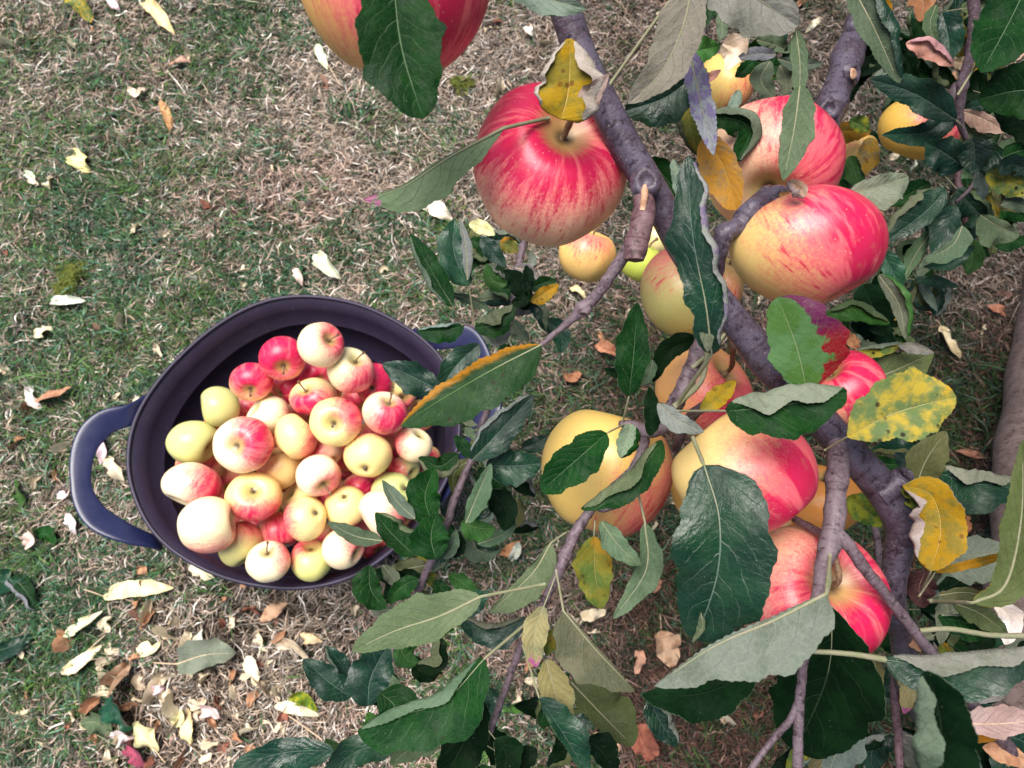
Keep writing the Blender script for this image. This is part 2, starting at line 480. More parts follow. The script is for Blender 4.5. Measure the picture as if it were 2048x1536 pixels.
# ------------------------------------------------------------------ leaves
def leaf_arrays(pts3, normals, wL, wR, fL, fR, aL, aR, wave, prof, ser, seed, petiole, face_top, thick=.00022, irrg=1.0):
    """pts3 (k,3) midrib; normals: function p -> direction the visible side faces. widths in metres."""
    rs = np.random.RandomState(seed)
    n = 46
    C = catmull(pts3, n)
    s = np.linspace(0, 1, n)
    T = unit(np.gradient(C, axis=0))
    N0 = normals(C)
    Sd = unit(np.cross(N0, T))
    N = unit(np.cross(T, Sd))
    pk, ptip = prof
    x = np.clip(s, 0, 1) ** pk
    W = np.clip(np.sin(math.pi * x), 0, 1) ** ptip
    W = W / W.max()
    L = np.linalg.norm(np.diff(C, axis=0), axis=1).sum()
    nteeth = 23
    saw = ((s * nteeth) % 1.0)
    cols, tt = [], []
    for side, w_, f_, a_ in ((1, wL, fL, aL), (-1, wR, fR, aR)):
        p1, p2, p3 = rs.rand(3) * 6.28
        rip = wave * (np.sin(s * 9 + p1) + .6 * np.sin(s * 17 + p2)) * w_
        irr = 1 + irrg * (.07 * np.sin(s * 11 + p3) + .06 * np.sin(s * 23 + p1) + .04 * np.sin(s * 41 + p2))
        ww = np.maximum(w_ * W * irr, 1e-5)
        ta = math.tan(rad(a_))
        D = side * Sd
        fwin = np.clip(np.sin(math.pi * np.clip((s - .06) / .9, 0, 1)), 0, 1) ** .7 * (1 + .25 * np.sin(s * 13 + p2))
        fw = f_ * fwin
        tot = ww + fw + 1e-6
        half, th = [], []
        for q in (.04, .16, .34, .54, .76, 1.0):
            bow = .10 * w_ * W * math.sin(q * math.pi * .9)
            z = ta * ww * q + rip * q * q * W + bow * (.5 if a_ >= 0 else -.5)
            r = ww * q
            if q == 1.0 and f_ == 0:
                r = r + (saw - .4) * ser * 1.3 * L * np.clip(W * 2, 0, 1)
            half.append(C + D * r[:, None] + N * z[:, None]); th.append(ww * q / tot)
        if f_ > 0:
            zed = ta * ww + rip * W
            for q, lift in ((.03, .0012), (.25, .0024), (.6, .003), (1.0, .0034)):
                r = ww - fw * q + (.0008 if q < .1 else 0)
                if q == 1.0: r = r - (saw - .4) * ser * L * np.clip(W * 2, 0, 1)
                z = zed * (1 - q * .3) + lift * fwin + 0.10 * fw * q
                half.append(C + D * r[:, None] + N * z[:, None]); th.append((ww + fw * q) / tot)
        cols.append(half); tt.append(th)
    colsA = cols[0][::-1] + [C] + cols[1]
    tA = [x for x in tt[0][::-1]] + [np.zeros(n)] + [-x for x in tt[1]]
    M = np.stack(colsA, 1)                       # n x m x 3
    tv = np.stack(tA, 1)
    m = M.shape[1]
    du = np.gradient(M, axis=0); dv = np.gradient(M, axis=1)
    nr = unit(np.cross(du, dv))                  # columns run left to right: normal towards +N
    # orientation check on the midrib
    s0 = -1.0
    if np.sum(nr[n // 2, m // 2] * N[n // 2]) < 0: nr = -nr; s0 = 1.0
    sg = 1.0 if face_top else -1.0
    topV = (M + nr * thick * sg).reshape(-1, 3)
    botV = (M - nr * thick * sg).reshape(-1, 3)
    lf = np.stack([np.repeat(s[:, None], m, 1), tv, np.zeros_like(tv)], -1).reshape(-1, 3)
    V = [topV, botV]; A = [lf, lf]
    F = [grid_faces(n, m, flip=s0 * sg < 0), grid_faces(n, m, off=n * m, flip=s0 * sg > 0)]
    mi = [np.zeros(len(F[0])), np.ones(len(F[1]))]
    off = 2 * n * m
    # midrib ridge and stalk: one tapering tube
    pth = C[: int(n * .9)] - N[: int(n * .9)] * (.0002) * (1 if face_top else -1)
    rr = np.linspace(.00062 if face_top else .0009, .00018, len(pth)) * min(1.2, L / .08)
    if petiole is not None:
        pp = catmull(np.array([petiole, (np.array(petiole) + C[0]) / 2 + N[0] * L * rs.uniform(-.02, .03), C[0]]), 9)[:-1]
        pth = np.vstack([pp, pth]); rr = np.concatenate([np.full(8, .00095 * min(1.2, L / .08)), rr])
    tvv, tf = tube(pth, rr, 6)
    V.append(tvv); A.append(np.tile([[.5, .0, 0]], (len(tvv), 1)))
    for f in tf:
        F.append(f + off); mi.append(np.full(len(f), 2))
    return np.vstack(V), F, np.concatenate(mi), np.vstack(A)


PROF = {'t': (1.2, .62), 'n': (.82, .72), 'w': (.90, .55), 'b': (.62, .75), 'k': (1.1, .8)}


def make_leaf_data(pts, wL, wR, top='g', und='g', face='T', d=.45, d1=None, dm=0.0, fL=0, fR=0, aL=14, aR=14, irrg=None, wave=.24,
                   prof='n', pet=None, petd=None, tint=None, seed=None, ser=.009, ground=None, lift=.02):
    seed = seed if seed is not None else int(abs(pts[0][0] * 7 + pts[0][1] * 3)) % 9999
    rs = np.random.RandomState(seed)
    d1 = d if d1 is None else d1
    k = len(pts)
    if ground is None:
        p3 = []
        for i, (u, v) in enumerate(pts):
            q = i / (k - 1)
            p3.append(P(u, v, d * (1 - q) + d1 * q - dm * math.sin(math.pi * q)))
        mpp = (d + d1) / 2 / FPX
        nf = lambda C: unit(CAM - C)
        petp = None if pet is None else P(pet[0], pet[1], petd or d + .01)
    else:
        p3 = []
        for i, (u, v) in enumerate(pts):
            q = i / (k - 1)
            p3.append(G(u, v, ground + lift * math.sin(math.pi * q)))
        mpp = 1.33 / FPX
        nf = lambda C: unit(np.tile(np.array([rs.uniform(-.25, .25), -.2 + rs.uniform(-.2, .2), 1.0]), (len(C), 1)))
        petp = None if pet is None else G(pet[0], pet[1], ground + .012)
    tn = tint or tuple(rs.uniform(.82, 1.15, 3) * np.array([1, 1, 1]))
    V, F, mi, lf = leaf_arrays(np.array(p3), nf, wL * mpp, wR * mpp, fL * mpp, fR * mpp, aL, aR, wave, PROF[prof], ser, seed, petp, face == 'T', irrg=irrg or (.8 if ground is not None else .9))
    return dict(V=V, F=F, mi=mi, lf=lf, mats=[TOPS[top], UNDERS[und], PETIOLE_DRY if top in 'tckp' else PETIOLE], tint=np.tile(tn, (len(V), 1)))


def leaf_object(name, dat, parent=None, origin=None):
    V = dat['V']
    o3 = np.array(origin) if origin is not None else None
    if o3 is not None:
        V = V - o3
    ob = build(name, V, dat['F'], dat['mats'], parent, dat['mi'], True, {'lf': dat['lf']}, None, dat['tint'])
    if o3 is not None:
        ob.location = o3
    return ob


# ------------------------------------------------------------------ ground and grass
def vnoise(x, y, sc, seed):
    r = np.random.RandomState(seed)
    tab = r.rand(256, 256)
    X = x * sc + 1000; Y = y * sc + 1000
    xi = np.floor(X).astype(int); yi = np.floor(Y).astype(int)
    fx = X - xi; fy = Y - yi
    fx = fx * fx * (3 - 2 * fx); fy = fy * fy * (3 - 2 * fy)
    g = lambda i, j: tab[i & 255, j & 255]
    return (g(xi, yi) * (1 - fx) + g(xi + 1, yi) * fx) * (1 - fy) + (g(xi, yi + 1) * (1 - fx) + g(xi + 1, yi + 1) * fx) * fy


def fbm(x, y, sc, seed, o=4):
    s = 0; a = 1; t = 0
    for i in range(o):
        s = s + a * vnoise(x, y, sc * 2 ** i, seed + i); t += a; a *= .55
    return s / t


# patches of the lawn where the photograph shows them: pixel, radius (m), greenness, bareness
PATCHES = [(120, 120, .22, .15, 0), (330, 430, .30, .75, 0), (80, 230, .2, .35, 0), (560, 250, .2, -.25, 0), (750, 250, .25, -.45, 0), (1000, 130, .25, -.5, 0),
           (620, 480, .2, .4, 0), (250, 640, .22, .75, 0), (60, 500, .18, .65, 0), (60, 780, .15, .5, 0), (150, 1200, .2, .6, 0), (60, 1380, .2, .7, 0),
           (330, 1150, .15, .3, 0), (500, 1330, .22, -.9, .8), (650, 1230, .14, -.6, .75), (330, 1400, .12, -.5, .5), (560, 1450, .15, -.5, .5), (900, 560, .12, .5, 0),
           (1150, 950, .2, -.1, .3), (1080, 790, .15, .2, .2), (1850, 800, .2, .8, 0), (1780, 1450, .12, .8, 0), (1980, 560, .12, -.7, .7), (1300, 1300, .2, .1, .1),
           (1250, 650, .12, -.3, .2), (1560, 1420, .12, -.3, .4), (100, 1500, .15, -.3, .1), (1250, 60, .15, .1, 0), (850, 430, .15, -.1, 0), (1900, 450, .15, .1, .1), (640, 130, .1, -.3, .4)]
PX = [(G(a, b)[0], G(a, b)[1], r, g, s) for a, b, r, g, s in PATCHES]


def lawn_fields(x, y):
    green = (fbm(x, y, 6.0, 3) - .5) * 2.6 + (fbm(x, y, 24.0, 13) - .5) * 3.0 + .06
    bare = (fbm(x, y, 16.0, 31) - .5) * 3.4 - .38
    for px, py, r, g, s in PX:
        k = np.exp(-((x - px) ** 2 + (y - py) ** 2) / (r * r))
        green = green + g * k; bare = bare + s * k
    return green, bare


def relief(x, y):
    return (fbm(x, y, 9.0, 51) - .5) * .020 + (fbm(x, y, 32.0, 61) - .5) * .026


TUB_RIM = [(262, 905), (264, 960), (283, 1020), (315, 1073), (365, 1116), (430, 1150), (500, 1170), (580, 1178), (650, 1170), (715, 1148),
           (780, 1105), (835, 1050), (880, 990), (910, 925), (922, 860), (914, 790), (892, 730), (850, 682), (790, 640), (720, 606), (640, 588),
           (560, 588), (490, 610), (420, 655), (360, 712), (310, 775), (275, 840)]
RIM_Z = .30
rim3 = np.array([G(u, v, RIM_Z) for u, v in TUB_RIM])
TUBC = rim3.mean(0)

k = NT('soil_and_thatch')
o = k.obj()
n1 = k.noise(16, 5, .65, o); n2 = k.noise(140, 5, .7, o); n3 = k.noise(420, 3, .7, o)
c = k.mix(k.step(n1, .40, .62), (.040, .027, .025), (.024, .028, .014))
c = k.mix(k.math('MULTIPLY', k.step(n2, .48, .66), .75), c, (.24, .19, .14))
c = k.mix(k.math('MULTIPLY', k.step(n3, .5, .7), .4), c, (.03, .022, .018))
k.put(k.b.inputs['Base Color'], c)
k.b.inputs['Roughness'].default_value = .95
k.b.inputs['Specular IOR Level'].default_value = .15
k.bump(k.math('ADD', n2, k.math('MULTIPLY', n3, .5)), 1.0, .006)
SOIL = k.m
q = np.linspace(-1, 1, 420)
ax = np.sign(q) * (np.abs(q) * 1.9 + np.abs(q) ** 14 * 60)
GX, GY = np.meshgrid(ax - .0, ax + .35, indexing='ij')
GZ = np.where((np.abs(GX) < 2.4) & (np.abs(GY - .35) < 2.4), relief(GX, GY), 0) - .006
tag(build('ground', np.stack([GX, GY, GZ], -1).reshape(-1, 3), [grid_faces(420, 420, flip=True)], [SOIL]), kind='structure')


def blades(name, n, xr, yr, keep, colors, lmin, lmax, wmin, wmax, flat, seed, rough=.6, label=None, cat=None):
    r = np.random.RandomState(seed)
    x = r.uniform(*xr, n); y = r.uniform(*yr, n)
    gr, ba = lawn_fields(x, y)
    pk = keep(gr, ba, r.rand(n))
    # nothing grows under the tub
    pk &= ((x - TUBC[0]) ** 2 + (y - TUBC[1]) ** 2) > .150 ** 2
    x, y, gr = x[pk], y[pk], gr[pk]
    n = len(x)
    # clumps: a shared heading that changes from place to place
    head = fbm(x, y, 18.0, seed + 5) * 9 + r.normal(0, 1.0, n) + (r.rand(n) < .3) * r.uniform(0, 6.28, n)
    L = r.uniform(lmin, lmax, n) * (.7 + .6 * vnoise(x, y, 12, seed + 2))
    W = r.uniform(wmin, wmax, n) / 2
    el = rad(flat) * (.3 + r.rand(n) * 1.4)
    z0 = relief(x, y) - .002 + r.rand(n) * .010
    d = np.stack([np.cos(head) * np.cos(el), np.sin(head) * np.cos(el), np.sin(el)], 1)
    sdv = np.stack([-np.sin(head), np.cos(head), np.zeros(n)], 1)
    tw = r.normal(0, .5, n)[:, None]
    nz = unit(np.cross(d, sdv)); sdv = unit(sdv + nz * tw)
    p0 = np.stack([x, y, z0], 1)
    bend = r.normal(0, .35, n)[:, None] * sdv + np.array([0, 0, 1]) * r.uniform(-.35, .05, n)[:, None]
    p1 = p0 + d * (L * .5)[:, None]
    p2 = p0 + (d + bend * .8) * L[:, None]
    p2[:, 2] = np.maximum(p2[:, 2], z0 * .3 + .001)
    w_ = W[:, None]
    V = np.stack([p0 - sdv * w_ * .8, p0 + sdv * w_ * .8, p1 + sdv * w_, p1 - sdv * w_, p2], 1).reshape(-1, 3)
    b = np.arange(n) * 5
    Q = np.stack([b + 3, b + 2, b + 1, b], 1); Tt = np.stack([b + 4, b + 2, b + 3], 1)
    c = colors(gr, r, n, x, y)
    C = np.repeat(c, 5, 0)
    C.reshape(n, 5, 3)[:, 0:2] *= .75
    k = NT(name + '_blade')
    k.put(k.b.inputs['Base Color'], k.attr('tint', 'Color'))
    k.b.inputs['Roughness'].default_value = rough
    k.b.inputs['Specular IOR Level'].default_value = .35
    return tag(build(name, V, [Q, Tt], [k.m], None, None, True, None, None, C), label, cat, kind='stuff')


def c_green(gr, r, n, x, y):
    a = np.array([.030, .095, .034]); b = np.array([.075, .145, .028]); c = np.array([.070, .165, .105])
    t = np.clip(vnoise(x, y, 8, 77) * 1.6 - .3 + r.normal(0, .2, n), 0, 1)[:, None]
    u = (r.rand(n) < .22)[:, None]
    col = a * (1 - t) + b * t
    col = np.where(u, c, col)
    shade = (1 - .45 * np.clip((x + .06) / .28, 0, 1))[:, None]      # tree-side shade painted into the green
    return col * shade * (.3 + 1.3 * r.rand(n) ** 1.8)[:, None]


def c_straw(gr, r, n, x, y):
    a = np.array([.62, .50, .40]); b = np.array([.42, .30, .22]); c = np.array([.56, .36, .29]); e = np.array([.90, .82, .74])
    t = r.rand(n)[:, None]
    col = a * (1 - t) + b * t
    duff_shade = (np.clip((x + .06) / .28, 0, 1) * np.clip((.75 - y) / .3, .45, 1))[:, None]  # shade under the tree painted into the straw, with a browner duff tone
    pk = np.clip((vnoise(x, y, 5, 88) - .45) * 3, 0, 1)[:, None]
    col = col * (1 - pk * .6) + c * pk * .6
    col = np.where((r.rand(n) < .2)[:, None], e, col)
    col = col * (1 - duff_shade) + col * np.array([.33, .22, .19]) * duff_shade
    return col * (.11 + .96 * r.rand(n) ** 1.6)[:, None]


XR, YR = (-1.25, 1.25), (-.62, 1.55)
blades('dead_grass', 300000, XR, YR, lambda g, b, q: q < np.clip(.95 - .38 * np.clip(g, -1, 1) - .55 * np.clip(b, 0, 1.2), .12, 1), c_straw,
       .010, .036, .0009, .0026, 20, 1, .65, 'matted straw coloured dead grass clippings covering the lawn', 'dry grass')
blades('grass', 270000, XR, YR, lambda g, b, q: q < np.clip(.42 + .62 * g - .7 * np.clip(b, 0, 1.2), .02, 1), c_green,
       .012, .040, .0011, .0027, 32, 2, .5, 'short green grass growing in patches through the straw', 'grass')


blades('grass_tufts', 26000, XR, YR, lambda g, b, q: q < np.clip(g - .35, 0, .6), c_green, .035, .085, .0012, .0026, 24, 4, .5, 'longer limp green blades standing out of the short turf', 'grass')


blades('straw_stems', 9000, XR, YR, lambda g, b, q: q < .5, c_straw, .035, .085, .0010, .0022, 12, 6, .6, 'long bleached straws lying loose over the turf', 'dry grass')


def c_moss(gr, r, n, x, y):
    return np.array([.11, .13, .014]) * r.uniform(.5, 1.4, n)[:, None]


def moss(u, v, R, n, seed):
    g = G(u, v)
    r = np.random.RandomState(seed)
    a = r.uniform(0, 6.28, n); q = np.sqrt(r.rand(n)) * R * (1 + .3 * np.sin(a * 3))
    x = g[0] + q * np.cos(a); y = g[1] + q * np.sin(a)
    z = relief(x, y) + .008 + .012 * (1 - (q / R / 1.3) ** 2) * r.rand(n)
    h = r.uniform(0, 6.28, n); L = .006
    d = np.stack([np.cos(h), np.sin(h), r.uniform(.2, 1.4, n)], 1) * L
    s = np.stack([-np.sin(h), np.cos(h), np.zeros(n)], 1) * .0013
    p = np.stack([x, y, z], 1)
    V = np.stack([p - s, p + s, p + d], 1).reshape(-1, 3)
    b = np.arange(n) * 3
    return V, np.stack([b, b + 1, b + 2], 1), np.repeat(c_moss(None, r, n, x, y), 3, 0)


Vm, Fm, Cm, off = [], [], [], 0
for i, (u, v, R, n) in enumerate([(150, 555, .030, 1500), (132, 582, .018, 500), (925, 180, .022, 700), (1030, 240, .02, 500)]):
    V, F, C = moss(u, v, R, n, i + 5)
    Vm.append(V); Fm.append(F + off); Cm.append(C); off += len(V)
k = NT('moss_tuft')
k.put(k.b.inputs['Base Color'], k.attr('tint', 'Color')); k.b.inputs['Roughness'].default_value = .8
tag(build('moss', np.vstack(Vm), [np.vstack(Fm)], [k.m], None, None, False, None, None, np.vstack(Cm)), 'yellow green moss growing in small cushions in the lawn', 'moss', kind='stuff')
# ------------------------------------------------------------------ the tub
k = NT('tub_plastic')
o = k.obj()
n1 = k.noise(30, 4, .6, o); n2 = k.noise(1.0, 4, .7, k.vec(o, (500, 500, 60))); n3 = k.noise(700, 3, .7, o)
c = k.mix(n1, (.017, .013, .032), (.031, .024, .050))
vo = k.n('ShaderNodeTexVoronoi'); vo.inputs['Scale'].default_value = 160; k.put(vo.inputs['Vector'], o)
dirt = k.math('MULTIPLY', k.step(vo.outputs['Distance'], .14, .06), k.step(k.noise(24, 3, .6, o), .52, .62))
c = k.mix(k.math('MULTIPLY', dirt, .6), c, (.3, .28, .26))
c = k.mix(k.math('MULTIPLY', k.step(n2, .62, .72), .25), c, (.16, .16, .24))
k.put(k.b.inputs['Base Color'], c)
k.put(k.b.inputs['Roughness'], k.math('ADD', .34, k.math('MULTIPLY', n1, .22)))
k.b.inputs['Specular IOR Level'].default_value = .30
k.bump(k.math('ADD', n3, n1), .15, .001)
TUBM = k.m
k = NT('handle_plastic')
o = k.obj()
n1 = k.noise(40, 4, .6, o)
sc_ = k.step(k.noise(1.0, 5, .75, k.vec(o, (60, 700, 400))), .60, .68)
k.put(k.b.inputs['Base Color'], k.mix(k.math('MULTIPLY', sc_, .4), k.mix(n1, (.007, .010, .045), (.012, .016, .065)), (.12, .14, .26)))
k.put(k.b.inputs['Roughness'], k.math('ADD', .26, k.math('MULTIPLY', n1, .2)))
k.b.inputs['Specular IOR Level'].default_value = .6
HANDM = k.m

NR = 120
cen = rim3.mean(0)
ang = np.arctan2(rim3[:, 1] - cen[1], rim3[:, 0] - cen[0])
loop = catmull(np.vstack([rim3[-2:], rim3, rim3[:3]]), 900)
la = np.unwrap(np.arctan2(loop[:, 1] - cen[1], loop[:, 0] - cen[0]))
sgn = np.sign(la[-1] - la[0])
ta = np.linspace(0, 2 * math.pi, NR, endpoint=False)
lam = np.mod(la * 1.0, 2 * math.pi)
rr_ = np.linalg.norm(loop[:, :2] - cen[:2], axis=1)
order = np.argsort(lam)
R_rim = np.interp(ta, lam[order], rr_[order], period=2 * math.pi)
R_rim = np.convolve(np.concatenate([R_rim[-3:], R_rim, R_rim[:3]]), np.ones(5) / 5, 'same')[3:-3]
U2 = np.stack([np.cos(ta), np.sin(ta)], 1)
HZ = RIM_Z + .010 * np.cos(2 * (ta - rad(8)))          # the rim rises a little towards the handles
BASE_R = .142


def ring(kk, dr, dz=0.0):
    """kk 1 = rim .. 0 = base"""
    r = BASE_R + (R_rim - BASE_R) * kk ** 1.15 + dr
    return np.column_stack([cen[0] + U2[:, 0] * r, cen[1] + U2[:, 1] * r, .006 + (HZ - .006) * kk + dz])


prof = []
prof.append(ring(0, -.138)); prof.append(ring(0, -.004))
for kk in (.0, .03, .2, .4, .6, .75, .86, .94, .985): prof.append(ring(kk, .0012))
inn = [(.985, -.004), (.90, -.0042), (.815, -.0044), (.810, -.0060), (.802, -.0060), (.797, -.0046), (.70, -.0054), (.60, -.0056), (.595, -.0072), (.585, -.0074), (.580, -.006), (.5, -.006), (.3, -.006), (.12, -.006), (.03, -.007)]
for kk, dr in inn: prof.append(ring(kk, dr))
prof.append(ring(.022, -.016)); prof.append(ring(.018, -.03)); prof.append(ring(.018, -.08)); prof.append(ring(.018, -.138))
V = np.vstack(prof)
F = [grid_faces(len(prof), NR, wrap=True, flip=False)]
a = np.arange(NR)
F.append(np.array([a[::-1]])); F.append(np.array([a + (len(prof) - 1) * NR]))
tub = empty('apple_tub', (cen[0], cen[1], 0))
tag(tub, 'dark purple flexible plastic tub full of picked apples standing on the lawn', 'tub')


def child(name, V, F, mats, root, **kw):
    V = np.asarray(V) - np.array(root.location)
    return build(name, V, F, mats, root, **kw)


child('body', V, F, [TUBM], tub)
# rolled rim
bead = []
for q in np.linspace(0, 2 * math.pi, 10, endpoint=False):
    bead.append(ring(1.0, -.0014 + .0030 * math.cos(q), .0026 * math.sin(q)))
Vb = np.vstack(bead)
child('rim', Vb, [np.vstack([grid_faces(10, NR, wrap=True), np.stack([9 * NR + a, 9 * NR + (a + 1) % NR, (a + 1) % NR, a], 1)])], [TUBM], tub)


def strap(pts, zs, wid, outv, root):
    c = np.array([G(u, v, z) for (u, v), z in zip(pts, zs)])
    C = catmull(c, 60)
    Wd = catmull(np.array(wid)[:, None] * np.ones((1, 3)), 60)[:, :1]
    T = unit(np.gradient(C, axis=0))
    O = C - outv; O[:, 2] = 0; O = unit(O - T * np.sum(O * T, 1, keepdims=True))
    O = unit(O * .92 + np.array([0, 0, .42]))         # wide face turned up and inwards
    N = unit(np.cross(T, O))
    prof = []
    th = .0030
    for q in np.linspace(0, 2 * math.pi, 20, endpoint=False):
        cx = math.copysign(abs(math.cos(q)) ** .55, math.cos(q)); cy = math.copysign(abs(math.sin(q)) ** .8, math.sin(q))
        prof.append(C + O * (Wd / 2 * cx) + N * (th * cy * (1 + .35 * cx)))
    M = np.stack(prof, 1)
    V = M.reshape(-1, 3)
    F = [grid_faces(60, 20, wrap=True)]
    F.append(np.array([np.arange(20)[::-1]])); F.append(np.array([np.arange(20) + 59 * 20]))
    return child('handle', V, F, [HANDM], root)


hl = G(245, 945, .31)
strap([(312, 790), (298, 802), (262, 828), (210, 845), (174, 885), (161, 940), (168, 995), (198, 1038), (255, 1068), (302, 1082), (322, 1092)],
      [.272, .290, .309, .322, .328, .330, .328, .322, .309, .290, .272], [.022, .036, .032, .026, .025, .025, .025, .026, .034, .034, .022], hl, tub)
hr = G(895, 830, .31)
strap([(828, 668), (850, 680), (880, 676), (930, 672), (962, 706), (978, 760), (980, 815), (962, 868), (925, 925), (896, 975), (884, 1000)],
      [.272, .290, .312, .322, .328, .330, .328, .320, .308, .290, .272], [.022, .036, .032, .026, .025, .026, .028, .036, .042, .036, .022], hr, tub)
# ------------------------------------------------------------------ apples
APPLE = apple_material()
YEL, GRN, CRM, ORG, PNK = (.88, .68, .28), (.58, .56, .22), (.93, .76, .50), (.82, .46, .15), (.86, .58, .38)
CR, UPc, FW = RT, UP, -FWD          # picture right, picture up, towards the camera


def cdir(x, y, z=None):
    """a direction given as picture right, picture down, towards the camera"""
    if z is None: z = math.sqrt(max(0.0, 1 - x * x - y * y))
    v = CR * x - UPc * y + FW * z
    return v / np.linalg.norm(v)


NTH, NPH = 40, 56
_th = np.linspace(0.0, math.pi, NTH)
_ph = np.linspace(0, 2 * math.pi, NPH, endpoint=False)


def apple(name_label, cx, cy, rx, d, base=YEL, axis=(0, -.4), face='stem', blush=(1, 0, .3), amt=-.2, ry=None, stem=.016, rot=0, tall=.88,
          lumps=.03, seed=None, group=None, stem_to=None, shear=0, calyx=True, stem_dir=None, streaky=1.0):
    """cx, cy, rx, ry in photo pixels, d the distance of the centre; axis = where the stem (or calyx) points, picture right/down"""
    seed = seed if seed is not None else int(cx * 3 + cy * 7) % 99991
    rs = np.random.RandomState(seed)
    ry = ry or rx
    R = d / FPX * rx
    th = _th[:, None]; ph = _ph[None, :]
    x = np.sin(th) * (1 + .05 * np.cos(th)) * (1 - .05 * (1 - np.cos(th)) * .5)
    z = tall * np.cos(th) - .34 * np.exp(-(th / .36) ** 2) + .17 * np.exp(-((math.pi - th) / .30) ** 2)
    p = rs.rand(6) * 6.28
    lob = 1 + .022 * np.cos(5 * ph + p[0]) * (th / math.pi) ** 2 + lumps * np.cos(ph + p[1]) * np.cos(th * 1.3) + lumps * .7 * np.cos(2 * ph + p[2]) * np.sin(th) \
        + .008 * np.cos(3 * ph + p[3]) + .010 * np.sin(7 * ph + p[4]) * np.sin(th) ** 2
    X = x * np.cos(ph) * lob; Y = x * np.sin(ph) * lob
    Z = z + lumps * np.cos(ph + p[5]) * .7 * np.sin(th) ** 2 + 0 * ph
    ax = unit(cdir(*axis)) * (1 if face == 'stem' else -1)
    zc = ax
    xc = unit(np.cross(zc, cdir(rs.uniform(-1, 1), rs.uniform(-1, 1), .1)))
    yc = np.cross(zc, xc)
    M = np.stack([xc, yc, zc], 1)
    Vl = np.stack([X, Y, Z], -1).reshape(-1, 3) * R
    # fit the silhouette: stretch the fruit itself across the axis that shows
    Wv = Vl @ M.T
    sx = rx * d / FPX / np.abs(Wv @ CR).max(); sy = ry * d / FPX / np.abs(Wv @ UPc).max()
    Wv = np.outer(Wv @ CR * sx, CR) + np.outer(Wv @ UPc * sy, UPc) + np.outer(Wv @ FW * (sx + sy) / 2, FW)
    if shear: Wv = Wv + np.outer(Wv @ UPc * shear, CR)
    bd = unit(CR * blush[0] - UPc * blush[1] + FW * blush[2])
    nn = unit(Wv)
    bl = nn @ bd + amt
    off = rs.rand(3) * 9
    sv = np.stack([np.cos(ph) + 0 * th + off[0], np.sin(ph) + 0 * th + off[1], th + 0 * ph + off[2]], -1).reshape(-1, 3)
    lat = (th + 0 * ph).reshape(-1)
    ctr = P(cx, cy, d)
    root = empty('apple', ctr)
    tag(root, name_label, 'apple', group)
    fr = build('fruit', Wv, [grid_faces(NTH, NPH, wrap=True, flip=True)], [APPLE], root, None, True, {'sv': sv, 'blush': bl, 'lat': lat})
    fr.color = (*[min(1, c * rs.uniform(.93, 1.06)) for c in base], streaky)
    top = Wv[:NPH].mean(0); bot = Wv[-NPH:].mean(0)
    if face == 'stem' and (stem or stem_to is not None):
        if stem_to is not None:
            e = np.array(stem_to) - ctr
            pts = [top, top + ax * R * .25, (top + ax * R * .3) * .5 + e * .5, e]
        else:
            sdv = ax if stem_dir is None else unit(cdir(*stem_dir))
            bend = unit(rs.normal(0, 1, 3)) * stem * .25
            pts = [top - ax * R * .03, top + ax * stem * .5, top + ax * stem * .55 + sdv * stem * .6 + bend]
        C = catmull(np.array(pts), 12)
        rr = np.linspace(.0010, .0012, 12) * (1 if stem_to is None else 1.7); rr[-2:] *= 1.5
        v, f = tube(C, rr, 7, .06)
        build('stem', v, f, [STEM], root)
    if face == 'calyx' and calyx:
        vs, fs = [], []
        for i in range(5):
            a_ = i * 6.283 / 5 + rs.uniform(-.2, .2)
            u1 = xc * math.cos(a_) + yc * math.sin(a_)
            u2 = -xc * math.sin(a_) + yc * math.cos(a_)
            b0 = bot + u1 * R * .10
            tip = bot - zc * R * .16 + u1 * R * .03
            i0 = len(vs)
            vs += [b0 - u2 * R * .06, b0 + u2 * R * .06, tip + u2 * R * .01, tip - u2 * R * .01, bot + zc * R * .02]
            fs.append([i0, i0 + 1, i0 + 2, i0 + 3])
        build('calyx', np.array(vs), [np.array(fs)], [CALYX], root)
    return root


